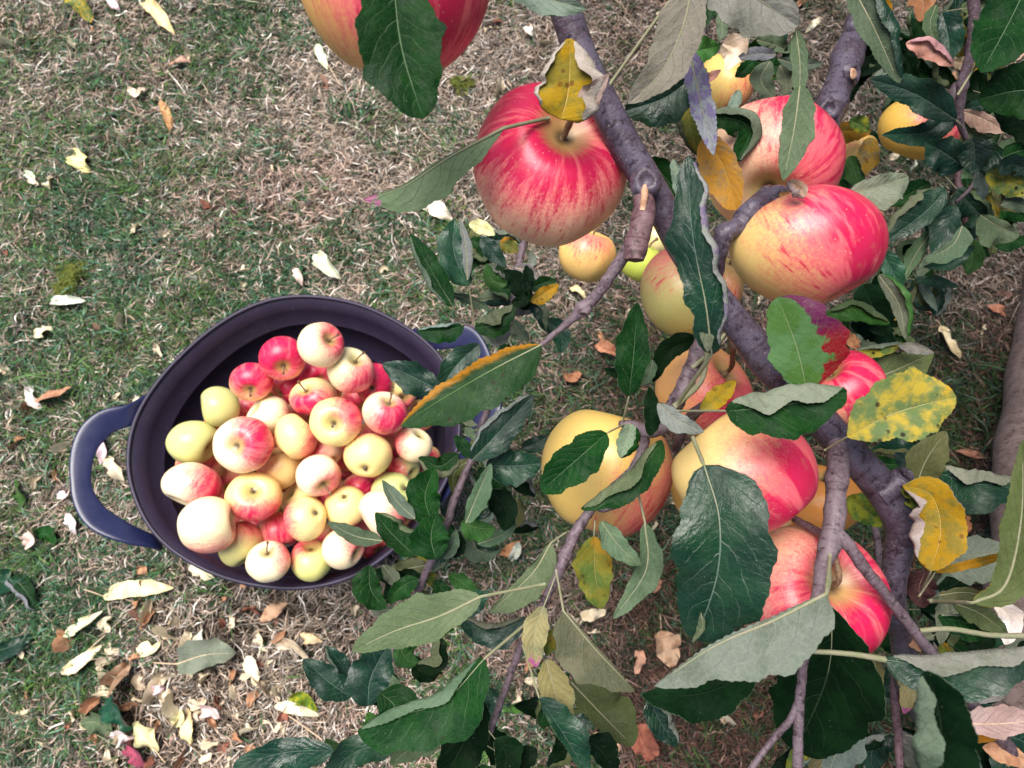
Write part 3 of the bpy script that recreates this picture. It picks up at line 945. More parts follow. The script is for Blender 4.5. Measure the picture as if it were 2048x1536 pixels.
# --- apples in the tub: photo position and radius, layer (0 top .. 2 deep)
TA = [
 # cx  cy  r  ry  layer base axis face blush amt label
 (641, 690, 46, 46, 0, CRM, (.72, -.30), 'stem', (.9, -.3, .2), -.62, 'cream apple with a red cheek and stem, topmost against the back wall of the tub'),
 (565, 715, 46, 46, .6, PNK, (.28, .62), 'stem', (0, -.3, .9), .25, 'pink red apple with its stem pointing down, left of the topmost cream apple'),
 (503, 762, 43, 40, .6, YEL, (.15, .66), 'stem', (.35, -.3, .9), -.02, 'bright red apple with a yellow left edge, beside the tub back wall'),
 (700, 742, 48, 48, 0, CRM, (.50, -.62), 'stem', (.75, .55, .2), -.50, 'white and crimson apple with a long stem, second from the tub back wall'),
 (748, 768, 38, 42, .9, ORG, (.05, .25), 'calyx', (.3, -.3, .9), .10, 'orange red apple showing a dark calyx, tucked behind the white and crimson one'),
 (628, 795, 50, 40, .6, YEL, (-.35, -.55), 'stem', (.1, .6, .7), -.25, 'squat yellow apple streaked red, its stem at upper left'),
 (672, 843, 52, 50, 0, YEL, (.08, .05), 'stem', (.75, -.5, .2), -.62, 'yellow apple seen straight onto its stem hollow, with an orange rim'),
 (769, 827, 46, 44, .2, CRM, (.40, -.75), 'stem', (.7, .4, .4), -.22, 'bright pink apple with a white shine, beside the leaf over the tub'),
 (538, 832, 45, 40, 1.0, CRM, (-.7, -.5), 'stem', (.9, .2, 0), -.9, 'plain pale yellow apple lodged above the crimson starred apple'),
 (440, 812, 41, 42, 1.4, GRN, (-.9, .1), 'stem', (.9, .6, -.3), -1.1, 'plain green yellow apple half hidden under the bright red one at the wall'),
 (386, 884, 49, 46, 1.3, GRN, (.93, .35), 'stem', (0, 1, 0), -1.2, 'large plain green yellow apple nearest the left handle'),
 (489, 889, 60, 57, .1, CRM, (-.10, .0), 'stem', (.78, -.25, .30), -.38, 'large white apple with a crimson star around its hollow'),
 (591, 874, 43, 47, .2, YEL, (-.6, .75), 'calyx', (.75, .2, .1), -.80, 'oblong yellow apple standing between the star apple and the hollow-up apple'),
 (386, 970, 60, 48, .9, CRM, (-.4, .80), 'stem', (.93, .1, .3), -.55, 'pale apple with a solid red right cheek, against the left wall'),
 (415, 1050, 56, 57, 0, CRM, (-.97, .15), 'calyx', (.1, 1, -.1), -.62, 'largest cream white apple, low at the left of the tub'),
 (508, 995, 55, 50, .3, YEL, (.22, -.52), 'stem', (.1, .75, .4), -.42, 'yellow apple flushed orange with a short thin stem, below the star apple'),
 (480, 1087, 43, 46, 1.2, GRN, (.5, .85), 'stem', (.3, -1, .1), -.75, 'green apple with a reddish top, right of the largest cream apple'),
 (556, 1062, 43, 40, 1.2, PNK, (.3, .9), 'stem', (.4, -.2, .6), -.42, 'dull pink apple in shadow behind the stalked white apple'),
 (537, 1124, 44, 41, .2, CRM, (.10, -.80), 'stem', (.9, -.4, 0), -.80, 'small cream white apple with an upright stem, at the front wall'),
 (622, 1121, 42, 41, .6, (.66, .64, .22), (.1, -.92), 'stem', (-.6, -.7, .2), -.62, 'pale green apple with a red shoulder, at the middle of the front wall'),
 (686, 1096, 42, 41, .3, CRM, (.9, .3), 'stem', (.8, -.5, .1), -.62, 'white apple under the narrow grey green leaf, at the front wall'),
 (612, 1036, 42, 46, .3, YEL, (.72, -.40), 'calyx', (-.85, .1, .3), -.60, 'yellow apple with a red left cheek and a tiny dark eye'),
 (636, 950, 45, 43, 0, CRM, (.52, .62), 'stem', (.80, .60, .1), -.70, 'white apple with a scarlet spot beside its stem, right of centre'),
 (560, 936, 44, 44, 1.0, YEL, (-.3, -.9), 'stem', (-.6, -.3, .3), -.70, 'golden apple sunk between the star apple and the scarlet spotted one'),
 (736, 912, 49, 46, .2, YEL, (.0, .60), 'calyx', (-.3, -.9, .0), -.90, 'clear lemon yellow apple with a grey calyx near its lower edge'),
 (827, 890, 38, 36, .7, CRM, (.5, -.8), 'stem', (-.95, -.1, .1), -.62, 'pale apple with a pink left edge, against the right wall'),
 (808, 938, 32, 28, 1.6, GRN, (.8, .3), 'stem', (-.7, .2, .4), -.30, 'small shaded red and green apple low at the right wall'),
 (787, 985, 44, 43, .5, (.66, .66, .26), (.72, -.35), 'calyx', (-1, 0, .1), -1.1, 'pale green apple with its eye to the right, beside the hanging twig'),
 (692, 1012, 44, 42, .4, YEL, (.05, -.68), 'calyx', (0, -.4, .5), -1.2, 'yellow apple with its dark eye at the top edge, centre of the pile'),
 (765, 1025, 48, 50, .1, CRM, (-.8, .5), 'stem', (.95, .35, .1), -.62, 'large white apple with a pink right side, behind the hanging leaves'),
 (650, 905, 34, 32, 1.5, PNK, (.6, .7), 'stem', (-.7, 0, .5), -.45, 'pinkish apple mostly hidden under the lemon yellow one'),
 (600, 1002, 36, 38, 1.4, YEL, (-.6, -.6), 'stem', (.6, .6, 0), -.9, 'deep yellow apple mostly hidden under the scarlet spotted one'),
 (718, 975, 32, 28, 1.7, PNK, (-.6, .6), 'stem', (.3, .2, .8), -.1, 'dusky red apple in the gap below the lemon yellow one'),
 (578, 775, 36, 34, 1.6, ORG, (-.6, .5), 'stem', (0, .3, .8), .05, 'dark orange red apple in shadow under the squat yellow one'),
 (630, 750, 34, 30, 1.4, PNK, (.5, .5), 'stem', (-.3, 0, .9), .15, 'pinkish red apple below the topmost cream apple'),
 (822, 762, 30, 32, 1.4, CRM, (.5, .5), 'stem', (.2, -.4, .9), .25, 'red apple peeping out above the dark leaf at the right wall'),
 (795, 785, 38, 36, 1.0, YEL, (.5, .5), 'stem', (.3, .9, .2), -.7, 'yellow apple almost covered by the dark leaf at the right wall'),
 (437, 852, 30, 28, 2.0, ORG, (.5, .5), 'stem', (0, .2, .9), .0, 'brownish red apple in the gap between the two green yellow ones'),
 (565, 1012, 30, 28, 2.0, GRN, (.5, .5), 'stem', (0, 1, 0), -1.2, 'dark green apple at the bottom of the gap in the centre'),
]
for _u, _v, _r in [(400, 930, 46), (450, 960, 44), (530, 870, 44), (620, 900, 42), (690, 900, 44), (760, 870, 42), (840, 830, 34), (850, 920, 32), (700, 1060, 44), (750, 1085, 36), (640, 1080, 40), (520, 1050, 42), (460, 1040, 40),
                (580, 840, 40), (500, 820, 38), (650, 780, 40), (720, 800, 40), (660, 990, 40), (740, 960, 40), (800, 1030, 34), (570, 960, 38), (540, 780, 36), (820, 985, 30), (790, 905, 38), (694, 948, 38), (755, 800, 32), (600, 1060, 34)]:
    TA.append((_u, _v, _r, _r, 3.0, YEL if _u % 20 else GRN, (.5, .5), 'stem', (.2, .3, .8), -.45, 'apple of the lower layer in the tub, in the shade below the top ones'))
nA = len(TA)
dz = np.array([.985 + .042 * a[4] for a in TA])
pix = np.array([[a[0], a[1]] for a in TA], float)
rp = np.array([(a[2] + a[3]) / 2 for a in TA], float)
d0 = dz.copy()
for it in range(400):
    C3 = np.array([P(pix[i, 0], pix[i, 1], dz[i]) for i in range(nA)])
    Rm = dz / FPX * rp
    mv = np.zeros(nA)
    for i in range(nA):
        for j in range(i + 1, nA):
            dd = np.linalg.norm(C3[i] - C3[j]); over = (Rm[i] + Rm[j]) * .97 - dd
            if over > 0:
                s_ = 1 if (d0[i], i) >= (d0[j], j) else -1
                mv[i] += s_ * over * .22; mv[j] -= s_ * over * .22
    dz += mv + (d0 - dz) * .01
    if it < 380: dz = np.clip(dz, .93, 1.22)
STEMMED = {641, 565, 503, 700, 628, 769, 508, 537, 636, 672}
for a, d in zip(TA, dz):
    apple(a[10], a[0], a[1], a[2], d, a[5], a[6], a[7], a[8], a[9] + (.22 if a[9] > -.85 else .1), ry=a[3], group='picked apples in the tub' if a[4] < 3 else 'lower layer of apples in the tub', streaky=.55, stem=.017 if a[0] in STEMMED else 0)

# --- apples hanging on the boughs
HG = 'apples hanging on the branches'
apple('largest red orange apple at the top edge, half behind a dark leaf', 788, -42, 196, .345, (.72, .40, .13), (.1, -.9), 'stem', (.75, -.2, .6), .28, ry=196, group=HG, tall=.9)
apple('big pink striped apple left of the thick branch with its hollow on view', 1097, 337, 155, .43, (.84, .56, .34), (.25, -.34), 'stem', (.0, -.5, .65), .20, ry=163, group=HG, tall=.92,
      stem_to=P(1150, 225, .385), lumps=.02)
apple('pink and cream apple right of the thick branch, partly behind a grey hanging leaf', 1545, 328, 134, .47, (.85, .54, .36), (-.3, .75), 'stem', (.85, -.35, .4), .10, ry=130, group=HG, stem_to=P(1530, 400, .44))
apple('big crimson apple with a yellow left side, lower right of the cream one', 1614, 498, 154, .41, (.68, .50, .20), (-.45, -.86, -.18), 'stem', (.72, -.25, .6), .14, streaky=1.0, ry=119, group=HG, tall=.84, lumps=.05,
      stem_to=P(1520, 410, .43), shear=-.06)
apple('green yellow apple with faint orange streaks and a tiny loose stalk', 1362, 587, 84, .54, (.58, .52, .17), (.55, -.55), 'stem', (-.3, -.9, .2), -.55, ry=92, group=HG, stem=.02)
apple('yellow apple deep below the big pink striped one', 1174, 510, 58, .80, (.80, .56, .18), (.3, -.9), 'stem', (.1, -.3, .7), -.72, ry=56, group=HG)
apple('small lime green apple under the broken spur', 1280, 522, 46, .76, (.52, .60, .09), (.5, -.8), 'stem', (0, 1, 0), -1.4, ry=44, group=HG)
apple('pale yellow apple just above the lime green one', 1312, 478, 34, .83, (.82, .70, .30), (.5, -.8), 'stem', (0, 1, 0), -1.2, ry=34, group=HG)
apple('orange apple crossed by a slanting twig', 1405, 785, 99, .52, (.82, .44, .16), (.55, -.6), 'stem', (.5, .1, .8), -.42, streaky=.4, ry=100, group=HG, stem_to=P(1465, 690, .46))
apple('yellow apple with orange flush behind the small green leaf', 1212, 945, 132, .50, (.62, .44, .13), (.25, -.9, -.1), 'stem', (.65, .55, .3), -.52, ry=128, group=HG, stem=0, streaky=.9)
apple('heart shaped apple, yellow on the left and pink on the right', 1488, 945, 143, .42, (.70, .50, .20), (-.62, -.68, -.25), 'stem', (.85, .25, .5), .06, ry=124, group=HG, tall=1.0, lumps=.07, shear=-.10,
      stem=0, streaky=.25)
apple('pink apple behind the leaf with the red edge', 1682, 785, 86, .46, (.84, .50, .28), (-.6, -.7), 'stem', (.5, -.5, .6), .22, ry=86, group=HG)
apple('orange apple in shadow behind the forked branch', 1632, 1000, 92, .56, (.72, .32, .06), (.2, -.9), 'stem', (0, 1, 0), -.95, ry=70, group=HG)
apple('orange yellow apple in the gap between the two big yellow ones', 1395, 985, 56, .58, (.74, .36, .08), (.2, -.9), 'stem', (0, 1, 0), -.9, ry=60, group=HG)
apple('brown yellow apple seen under the heart shaped one', 1530, 1040, 52, .55, (.72, .44, .20), (.2, -.9), 'stem', (0, 1, 0), -.9, ry=42, group=HG)
apple('large bright pink apple at the lower right with a grey leaf across it', 1620, 1194, 150, .44, (.84, .50, .33), (.12, -.52), 'stem', (.45, .1, .7), .16, streaky=.6, ry=140, group=HG, stem_to=P(1662, 1090, .41))
apple('orange yellow apple near the top, behind hanging grey leaves', 1452, 168, 55, .68, (.78, .52, .16), (.2, -.8), 'stem', (.4, .5, .5), -.8, ry=62, group=HG)
apple('orange apple among dark leaves near the right edge', 1838, 258, 79, .62, (.78, .46, .10), (.35, -.8), 'stem', (.5, -.3, .6), -.25, ry=63, group=HG)
apple('small lime yellow apple near the top right, behind dark leaves', 1850, 140, 27, .80, (.58, .58, .10), (.2, -.9), 'stem', (0, 1, 0), -1.3, ry=25, group=HG)
apple('shaded orange apple behind the yellow leaves at the right', 1712, 305, 40, .72, (.62, .40, .12), (.2, -.9), 'stem', (-.5, -.5, .4), -.8, ry=48, group=HG)
apple('sliver of orange apple seen between the crimson apple and the branch', 1450, 570, 34, .56, (.72, .45, .18), (.2, -.9), 'stem', (-.3, .5, .6), -.7, ry=60, group=HG)
# ------------------------------------------------------------------ the apple tree
troot = P(2080, 1380, .98); troot[2] = 0
tree = empty('apple_tree', troot)
tag(tree, 'apple tree with purple grey boughs and dark leaves reaching across the lawn', 'tree')
TO = np.array(tree.location)


def limb(name, pts, mat, sides=18, lump=.035, n=None, knots=(), seed=0):
    """pts: (px, py, depth, diameter in px)"""
    p3 = [list(P(a, b, d)) + [w_ / 2 * d / FPX] for a, b, d, w_ in pts]
    L = sum(np.linalg.norm(np.array(p3[i][:3]) - np.array(p3[i + 1][:3])) for i in range(len(p3) - 1))
    n = n or int(max(14, L / .0022))
    C = catmull(np.array(p3), n)
    r = C[:, 3].copy()
    s = np.linspace(0, 1, n)
    for (q, hgt, wid) in knots:
        r += r * hgt * np.exp(-((s - q) * L / wid) ** 2)
    V, F = tube(C[:, :3], r, sides, lump, seed)
    al = np.concatenate([np.repeat(s * L, sides), [0, L]])
    return build(name, V - TO, F, [mat], tree, None, True, {'along': al})


def knot(u, v, d, R, nx=(0, 0, 1), mat=BARK, h=.5, hole=True):
    """a healed bud or twig scar: a ring with a sunken middle"""
    c = P(u, v, d); ax = unit(cdir(*nx)); R = R * d / FPX
    x = unit(np.cross(ax, np.array([.3, .2, .9]))); y = np.cross(ax, x)
    ring_ = []
    for rr, hh in ((1.25, -.25), (1.1, .12 * h), (.9, .42 * h), (.7, .5 * h), (.5, .36 * h), (.35, .12 * h), (.05, .05 * h)):
        a_ = np.linspace(0, 2 * math.pi, 18, endpoint=False)
        q = rr * (1 + .08 * np.sin(a_ * 3 + u) + .05 * np.sin(a_ * 5))
        ring_.append(c + R * (np.cos(a_) * q)[:, None] * x + R * (np.sin(a_) * q)[:, None] * y + ax * R * hh)
    V = np.vstack(ring_)
    return build('bud_scar', V - TO, [grid_faces(7, 18, wrap=True), np.array([np.arange(18) + 6 * 18])], [mat], tree, None, True, {'along': V[:, 0]})


# trunk at the right edge
limb('trunk', [(2130, 560, 1.42, 150), (2120, 700, 1.36, 165), (2095, 900, 1.24, 175), (2085, 1100, 1.12, 190), (2085, 1300, 1.0, 205), (2110, 1700, .80, 240)], TRUNKB, 28, .03, 90, seed=3)
# thick branch
limb('branch', [(1095, -90, .38, 66), (1130, 20, .385, 64), (1162, 110, .39, 62), (1205, 200, .395, 62), (1250, 290, .40, 64), (1310, 390, .405, 62), (1362, 490, .41, 60),
                (1420, 580, .415, 60), (1480, 655, .42, 62), (1545, 735, .425, 66), (1620, 815, .43, 66), (1690, 895, .435, 66), (1745, 955, .44, 68), (1785, 1010, .445, 66),
                (1802, 1062, .45, 60), (1794, 1120, .455, 52), (1786, 1180, .465, 48), (1800, 1260, .50, 44), (1850, 1420, .62, 60), (1990, 1560, .85, 80), (2090, 1600, .95, 90)],
     BARK, 22, .012, 300, knots=((.20, .10, .012), (.385, .10, .010), (.50, .16, .012)), seed=1)
limb('branch', [(1760, 985, .44, 60), (1785, 970, .437, 52), (1806, 955, .434, 44), (1814, 948, .432, 34)], BARK, 14, .06, 16, seed=5)      # broken stub
limb('branch', [(1800, 1060, .45, 66), (1822, 1062, .447, 62), (1838, 1060, .445, 40)], BARK, 14, .06, 14, seed=6)
limb('branch', [(1672, 880, .43, 40), (1676, 930, .42, 44), (1672, 990, .41, 40), (1668, 1040, .405, 42), (1660, 1090, .40, 40), (1646, 1130, .395, 32), (1636, 1180, .386, 24), (1626, 1225, .378, 20)],
     TWIGB, 18, .03, 110, knots=((.25, .10, .004), (.42, .07, .003), (.62, .12, .007)), seed=2)
limb('twig', [(1668, 1060, .402, 30), (1692, 1085, .40, 26), (1740, 1150, .40, 24), (1800, 1225, .405, 22), (1850, 1290, .41, 22), (1930, 1390, .42, 24), (2070, 1560, .44, 30)], TWIGB, 12, .05, seed=7)
limb('twig', [(1652, 1120, .398, 16), (1656, 1160, .396, 14), (1648, 1210, .40, 12)], PETIOLE, 8, .04, seed=8)
limb('twig', [(1634, 1200, .385, 17), (1622, 1250, .372, 17), (1610, 1310, .372, 18), (1602, 1370, .375, 19), (1597, 1450, .378, 20), (1594, 1580, .378, 22)], TWIGB, 12, .05, seed=9, knots=((.3, .18, .003),))
limb('twig', [(1598, 1400, .377, 14), (1580, 1440, .378, 15), (1545, 1480, .38, 14), (1500, 1540, .38, 12)], TWIGB, 10, .05, seed=10)
limb('twig', [(1660, 1075, .41, 16), (1630, 1060, .425, 16), (1590, 1038, .44, 14), (1560, 1020, .46, 12), (1545, 1012, .47, 9)], BARKR, 10, .06, seed=11)
# broken spur below the scar and its side twig
limb('branch', [(1283, 372, .395, 34), (1288, 400, .39, 40), (1284, 440, .39, 44), (1274, 480, .39, 46), (1270, 520, .39, 42)], BARKR, 16, .07, 40, seed=12, knots=((.5, .12, .004),))
limb('spur_wound', [(1290, 366, .389, 12), (1289, 390, .3835, 15), (1285, 420, .385, 12)], WOUND, 10, .06, 12, seed=13)
knot(1292, 362, .386, 26, (-.1, .1), BARK, .7)
limb('twig', [(1262, 490, .40, 30), (1235, 530, .405, 26), (1205, 575, .41, 22), (1172, 612, .415, 24), (1130, 650, .42, 15), (1080, 692, .425, 10)], TWIGB, 12, .06, seed=14, knots=((.3, .16, .002), (.58, .5, .003)))
limb('twig', [(1175, 612, .414, 20), (1168, 630, .412, 20)], TWIGB, 10, .1, 8, seed=15)
# spur in front of the crimson apple
limb('branch', [(1568, 392, .41, 40), (1530, 400, .405, 46), (1500, 425, .40, 44), (1478, 450, .40, 40), (1452, 468, .40, 40), (1438, 500, .405, 36), (1432, 560, .42, 26)], BARK, 16, .08, 70, seed=16,
     knots=((.35, .18, .004), (.6, .15, .003)))
# upper right limb
limb('branch', [(1760, -60, .66, 50), (1728, 30, .64, 50), (1700, 100, .62, 58), (1680, 160, .61, 56), (1662, 215, .60, 56), (1645, 275, .60, 56), (1620, 360, .60, 50)], BARK, 18, .03, 120, seed=17,
     knots=((.28, .16, .01), (.5, .1, .008), (.72, .15, .008)))
knot(1722, 48, .615, 22, (.3, .1), BARK, .6); knot(1706, 146, .60, 20, (.6, .1), BARK, .8); knot(1708, 147, .592, 9, (.6, .1), WOUND, .2); knot(1657, 218, .575, 20, (-.1, .2), BARK, .8)
knot(1570, 728, .405, 26, (.45, -.1), BARK, .9)
limb('twig', [(1945, -40, .50, 22), (1948, 50, .51, 22), (1940, 110, .52, 20), (1925, 170, .53, 20), (1918, 230, .54, 18), (1925, 262, .545, 13), (1940, 290, .55, 9)], TWIGB, 10, .06, seed=18, knots=((.6, .2, .003),))
limb('twig', [(1936, -40, .7, 30), (1938, 40, .7, 30), (1930, 120, .72, 26), (1935, 200, .74, 20)], BARKR, 10, .06, seed=19)
limb('twig', [(1915, 170, .55, 22), (1905, 200, .55, 20), (1920, 240, .56, 18)], TWIGB, 10, .08, seed=20)
limb('twig', [(1926, 310, .62, 12), (1915, 350, .62, 12), (1925, 400, .62, 18), (1932, 430, .62, 20), (1935, 470, .63, 12)], BARKR, 10, .1, seed=21)
limb('twig', [(1960, 320, .60, 7), (1945, 370, .60, 8), (1912, 405, .60, 7)], TWIGB, 8, .05, seed=22)
# middle twig crossing the orange apple
limb('branch', [(1412, 640, .43, 26), (1402, 690, .43, 32), (1385, 735, .43, 32), (1362, 785, .43, 34), (1350, 812, .435, 34), (1330, 850, .44, 26), (1300, 862, .44, 28), (1262, 850, .44, 22), (1238, 848, .44, 12)],
     TWIGB, 14, .06, 90, seed=23, knots=((.18, .2, .003), (.32, .15, .002)))
limb('twig', [(1385, 735, .425, 10), (1425, 700, .42, 8), (1455, 660, .42, 8)], PETIOLE, 8, .03, seed=24)
limb('twig', [(1350, 812, .43, 14), (1400, 765, .42, 12), (1412, 720, .415, 10), (1412, 690, .41, 8)], PETIOLE, 8, .03, seed=25)
limb('twig', [(1410, 812, .44, 20), (1385, 830, .45, 24), (1372, 850, .46, 22), (1350, 900, .49, 16)], TWIGB, 10, .06, seed=26)
limb('twig', [(1290, 860, .44, 22), (1285, 900, .445, 20), (1262, 940, .44, 16), (1225, 975, .44, 15), (1190, 1010, .44, 18), (1160, 1050, .44, 22), (1135, 1100, .44, 22), (1118, 1145, .44, 20),
              (1090, 1200, .45, 16), (1062, 1250, .45, 16), (1035, 1310, .46, 16), (1010, 1380, .46, 14), (988, 1440, .46, 14), (978, 1465, .46, 16)], TWIGB, 12, .06, 170, seed=27, knots=((.42, .25, .004), (.58, .2, .003)))
limb('twig', [(978, 1465, .46, 9), (960, 1500, .46, 8), (940, 1560, .46, 8)], TWIGB, 8, .04, seed=28)
limb('twig', [(1240, 1010, .44, 10), (1205, 1020, .438, 10), (1190, 1012, .44, 8)], TWIGB, 8, .04, seed=29)
# thin twigs of the lower bough near the tub
limb('twig', [(1052, 470, .78, 16), (1040, 520, .78, 15), (1030, 560, .78, 14), (1026, 620, .78, 12), (1015, 665, .78, 10)], TWIGB, 10, .06, seed=30)
limb('twig', [(985, 790, .70, 12), (968, 840, .70, 14), (955, 880, .69, 14), (942, 920, .68, 14), (925, 960, .68, 15), (905, 1010, .68, 16), (895, 1045, .68, 16), (868, 1110, .70, 16), (850, 1150, .71, 15),
              (830, 1200, .72, 15), (800, 1270, .73, 14), (782, 1320, .74, 14)], TWIGB, 10, .06, 120, seed=31, knots=((.2, .2, .003), (.6, .2, .003)))
limb('twig', [(915, 648, .72, 6), (935, 650, .72, 6), (950, 655, .72, 6)], TWIGB, 8, .04, 10, seed=32)
limb('twig', [(1745, 1040, .6, 14), (1755, 1080, .6, 14), (1758, 1140, .6, 12), (1762, 1200, .6, 12)], TWIGB, 8, .05, seed=33)
limb('twig', [(1790, 1320, .62, 16), (1790, 1400, .62, 17), (1796, 1470, .63, 16), (1800, 1540, .63, 15)], BARKR, 10, .06, seed=34)
limb('twig', [(1610, 1302, .372, 10), (1700, 1308, .370, 11), (1775, 1320, .371, 13)], PETIOLE, 8, .03, seed=35)
limb('twig', [(1830, 1262, .41, 10), (1900, 1258, .41, 11), (1980, 1270, .41, 11), (2070, 1272, .41, 12)], PETIOLE, 8, .03, seed=36)
limb('twig', [(1580, 0, .6, 12), (1568, 20, .6, 12), (1555, 50, .6, 10)], TWIGB, 8, .05, seed=37)

LV = []


def T(pts, wL, wR, *a, **kw):
    LV.append((pts, wL, wR, kw, a[0] if a else None))


# --- around the top
T([(785, -60), (802, 90), (846, 238)], 82, 84, top='g', d=.305, d1=.31, prof='w', wave=.10, ser=.010)
T([(990, -50), (1080, -8), (1172, 18)], 16, 30, top='g', und='w', face='U', d=.345, prof='w')
T([(1122, 238), (1135, 190), (1140, 130), (1138, 78)], 60, 66, top='y', und='t', d=.36, d1=.35, fL=6, fR=30, prof='b', wave=.12, label='yellow curled leaf with pink turned up edges')
T([(1150, 245), (1180, 200), (1218, 148)], 26, 18, top='y', und='t', face='U', d=.365, d1=.345, prof='n')
T([(1385, -60), (1370, 40), (1325, 140), (1256, 208)], 44, 48, top='g', und='w', face='U', d=.36, d1=.38, wave=.1, pet=(1215, 175), petd=.39)
T([(1390, 150), (1330, 195), (1250, 222)], 50, 36, top='b', d=.42, d1=.43, prof='w')
T([(1410, -50), (1500, -10), (1596, 52)], 46, 66, top='g', und='w', face='U', d=.36, prof='w', wave=.1)
T([(1592, 60), (1600, 130), (1598, 208)], 16, 17, top='g', und='g', face='U', d=.365)
T([(1600, 170), (1588, 260), (1566, 362)], 38, 26, top='g', und='g', face='U', d=.36, wave=.15)
T([(1605, 190), (1600, 225), (1600, 262)], 20, 8, top='d', d=.37)
T([(1690, -50), (1745, 50), (1798, 167)], 36, 26, top='b', und='g', face='U', d=.39, fL=16, wave=.12)
T([(1380, 105), (1440, 92)], 22, 22, top='l', d=.62)
T([(1378, 98), (1400, 200), (1428, 312)], 26, 22, top='d', und='u', face='U', d=.405, ser=.016, label='grey leaf mottled with lilac, hanging straight down')
T([(1372, 190), (1380, 250), (1400, 312)], 32, 22, top='o', d=.45, fR=6)
T([(1412, 238), (1465, 238), (1500, 262), (1472, 322)], 22, 30, top='g', und='w', d=.435, fL=14, prof='w')
T([(1412, 272), (1448, 335), (1474, 420)], 30, 50, top='y', und='t', d=.43, prof='w', wave=.05, tint=(1.0, 1.0, 3.2), label='dull apricot leaf pressed against the cream apple')
T([(1295, 318), (1335, 360), (1370, 415)], 28, 30, top='g', d=.46)
T([(1424, 708), (1412, 610), (1386, 470), (1375, 312)], 42, 36, top='b', und='u', d=.365, d1=.355, dm=.01, wave=.30, fR=8, irrg=2.2, prof='w', aL=-8, aR=12, pet=(1352, 812), petd=.42, ser=.008)
T([(1415, 600), (1412, 650), (1415, 705)], 20, 14, top='g', und='g', face='U', d=.36)
T([(1346, 318), (1358, 360), (1362, 410)], 10, 14, top='b', und='w', face='U', d=.37)
T([(1612, 392), (1598, 374), (1574, 362)], 17, 12, top='t', und='t', d=.37, fL=12, wave=.1, label='tightly rolled dry leaf resting on the crimson apple')
T([(1560, 385), (1580, 400), (1600, 402)], 12, 12, top='t', d=.39, tint=(.6, .5, .3))
T([(1700, 386), (1760, 372), (1816, 352)], 22, 46, top='g', und='w', face='U', d=.40, wave=.25, prof='w')
# --- cluster at the right
T([(1912, 240), (1830, 188), (1740, 158)], 28, 34, top='b', d=.53, pet=(1925, 255), wave=.2)
T([(1912, 210), (1858, 262), (1764, 270)], 26, 20, top='b', d=.55, wave=.25)
T([(1928, 335), (1892, 308), (1850, 284)], 38, 32, top='b', d=.54)
T([(1945, 275), (1950, 310), (1945, 350)], 30, 30, top='b', d=.53, wave=.25)
T([(1965, 285), (1985, 310), (1968, 345)], 18, 16, top='b', d=.55)
T([(2060, -40), (2010, 60), (1962, 146)], 58, 60, top='g', d=.44, prof='w', pet=(1915, 190))
T([(2100, 180), (2030, 182), (1955, 200)], 50, 52, top='g', d=.46, prof='w', wave=.2)
T([(2100, 285), (2050, 245), (1985, 215)], 34, 22, top='d', d=.50)
T([(1885, 25), (1897, 75), (1900, 125)], 30, 26, top='b', d=.60)
T([(1872, 10), (1860, 50), (1876, 88)], 12, 14, top='g', und='g', face='U', d=.59)
T([(1812, 88), (1860, 95), (1905, 132)], 14, 22, top='t', und='t', d=.54, fL=8, wave=.3, label='crisp tan dead leaf curled among the dark ones')
T([(1905, 122), (1930, 126), (1948, 132)], 10, 14, top='t', und='t', d=.54, wave=.3)
T([(1935, 140), (1950, 125), (1960, 112)], 12, 14, top='y', d=.55)
T([(1920, 222), (1965, 238), (2014, 264)], 12, 22, top='t', und='t', face='U', d=.56, tint=(.85, .8, .75))
T([(1925, 255), (1950, 262), (1990, 272)], 10, 18, top='g', und='g', face='U', d=.57)
T([(1972, 345), (2010, 358), (2070, 385)], 20, 30, top='m', d=.54)
T([(2000, 350), (2025, 330), (2070, 345)], 20, 20, top='b', d=.53)
T([(1955, 345), (1964, 372), (1968, 400)], 12, 14, top='g', und='w', face='U', d=.56)
T([(1892, 378), (1850, 425), (1766, 486)], 22, 40, top='b', und='g', d=.50, fR=13, wave=.2)
T([(1860, 365), (1822, 386), (1782, 412)], 22, 20, top='g', d=.56)
T([(1912, 412), (1888, 462), (1862, 508)], 22, 26, top='b', d=.52)
T([(1925, 452), (1905, 490), (1848, 522)], 28, 10, top='g', und='g', face='U', d=.50)
T([(1868, 458), (1832, 508), (1803, 568)], 12, 17, top='g', und='g', face='U', d=.53)
T([(1960, 430), (1995, 452), (2040, 470)], 14, 40, top='g', und='g', face='U', d=.54, wave=.3)
T([(2000, 410), (2030, 405), (2070, 425)], 12, 16, top='g', und='g', face='U', d=.55)
T([(1948, 492), (1900, 528), (1846, 534)], 12, 14, top='b', d=.56)
T([(1942, 480), (1945, 515), (1935, 550)], 22, 20, top='l', d=.6, tint=(.5, .5, .5))
T([(1995, 470), (2010, 485), (2060, 475)], 12, 18, top='g', d=.58)
T([(1760, 500), (1785, 540), (1802, 582)], 22, 18, top='b', d=.50, tint=(1.8, 1.8, 1.8))
T([(1757, 550), (1798, 610), (1810, 678)], 22, 14, top='l', und='g', face='U', d=.47, fL=8, wave=.2)
T([(1728, 568), (1748, 620), (1772, 672)], 40, 36, top='d', d=.56, tint=(1.4, 1.4, 1.6))
T([(1650, 632), (1712, 618), (1778, 648)], 14, 24, top='l', und='g', d=.55, fL=10, tint=(.6, .7, .5))
T([(1700, 648), (1752, 655), (1792, 692)], 18, 30, top='d', d=.58, tint=(1.2, 1.3, 1.8))
T([(1662, 262), (1700, 262), (1742, 262)], 18, 22, top='y', d=.68, tint=(.6, .6, .9))
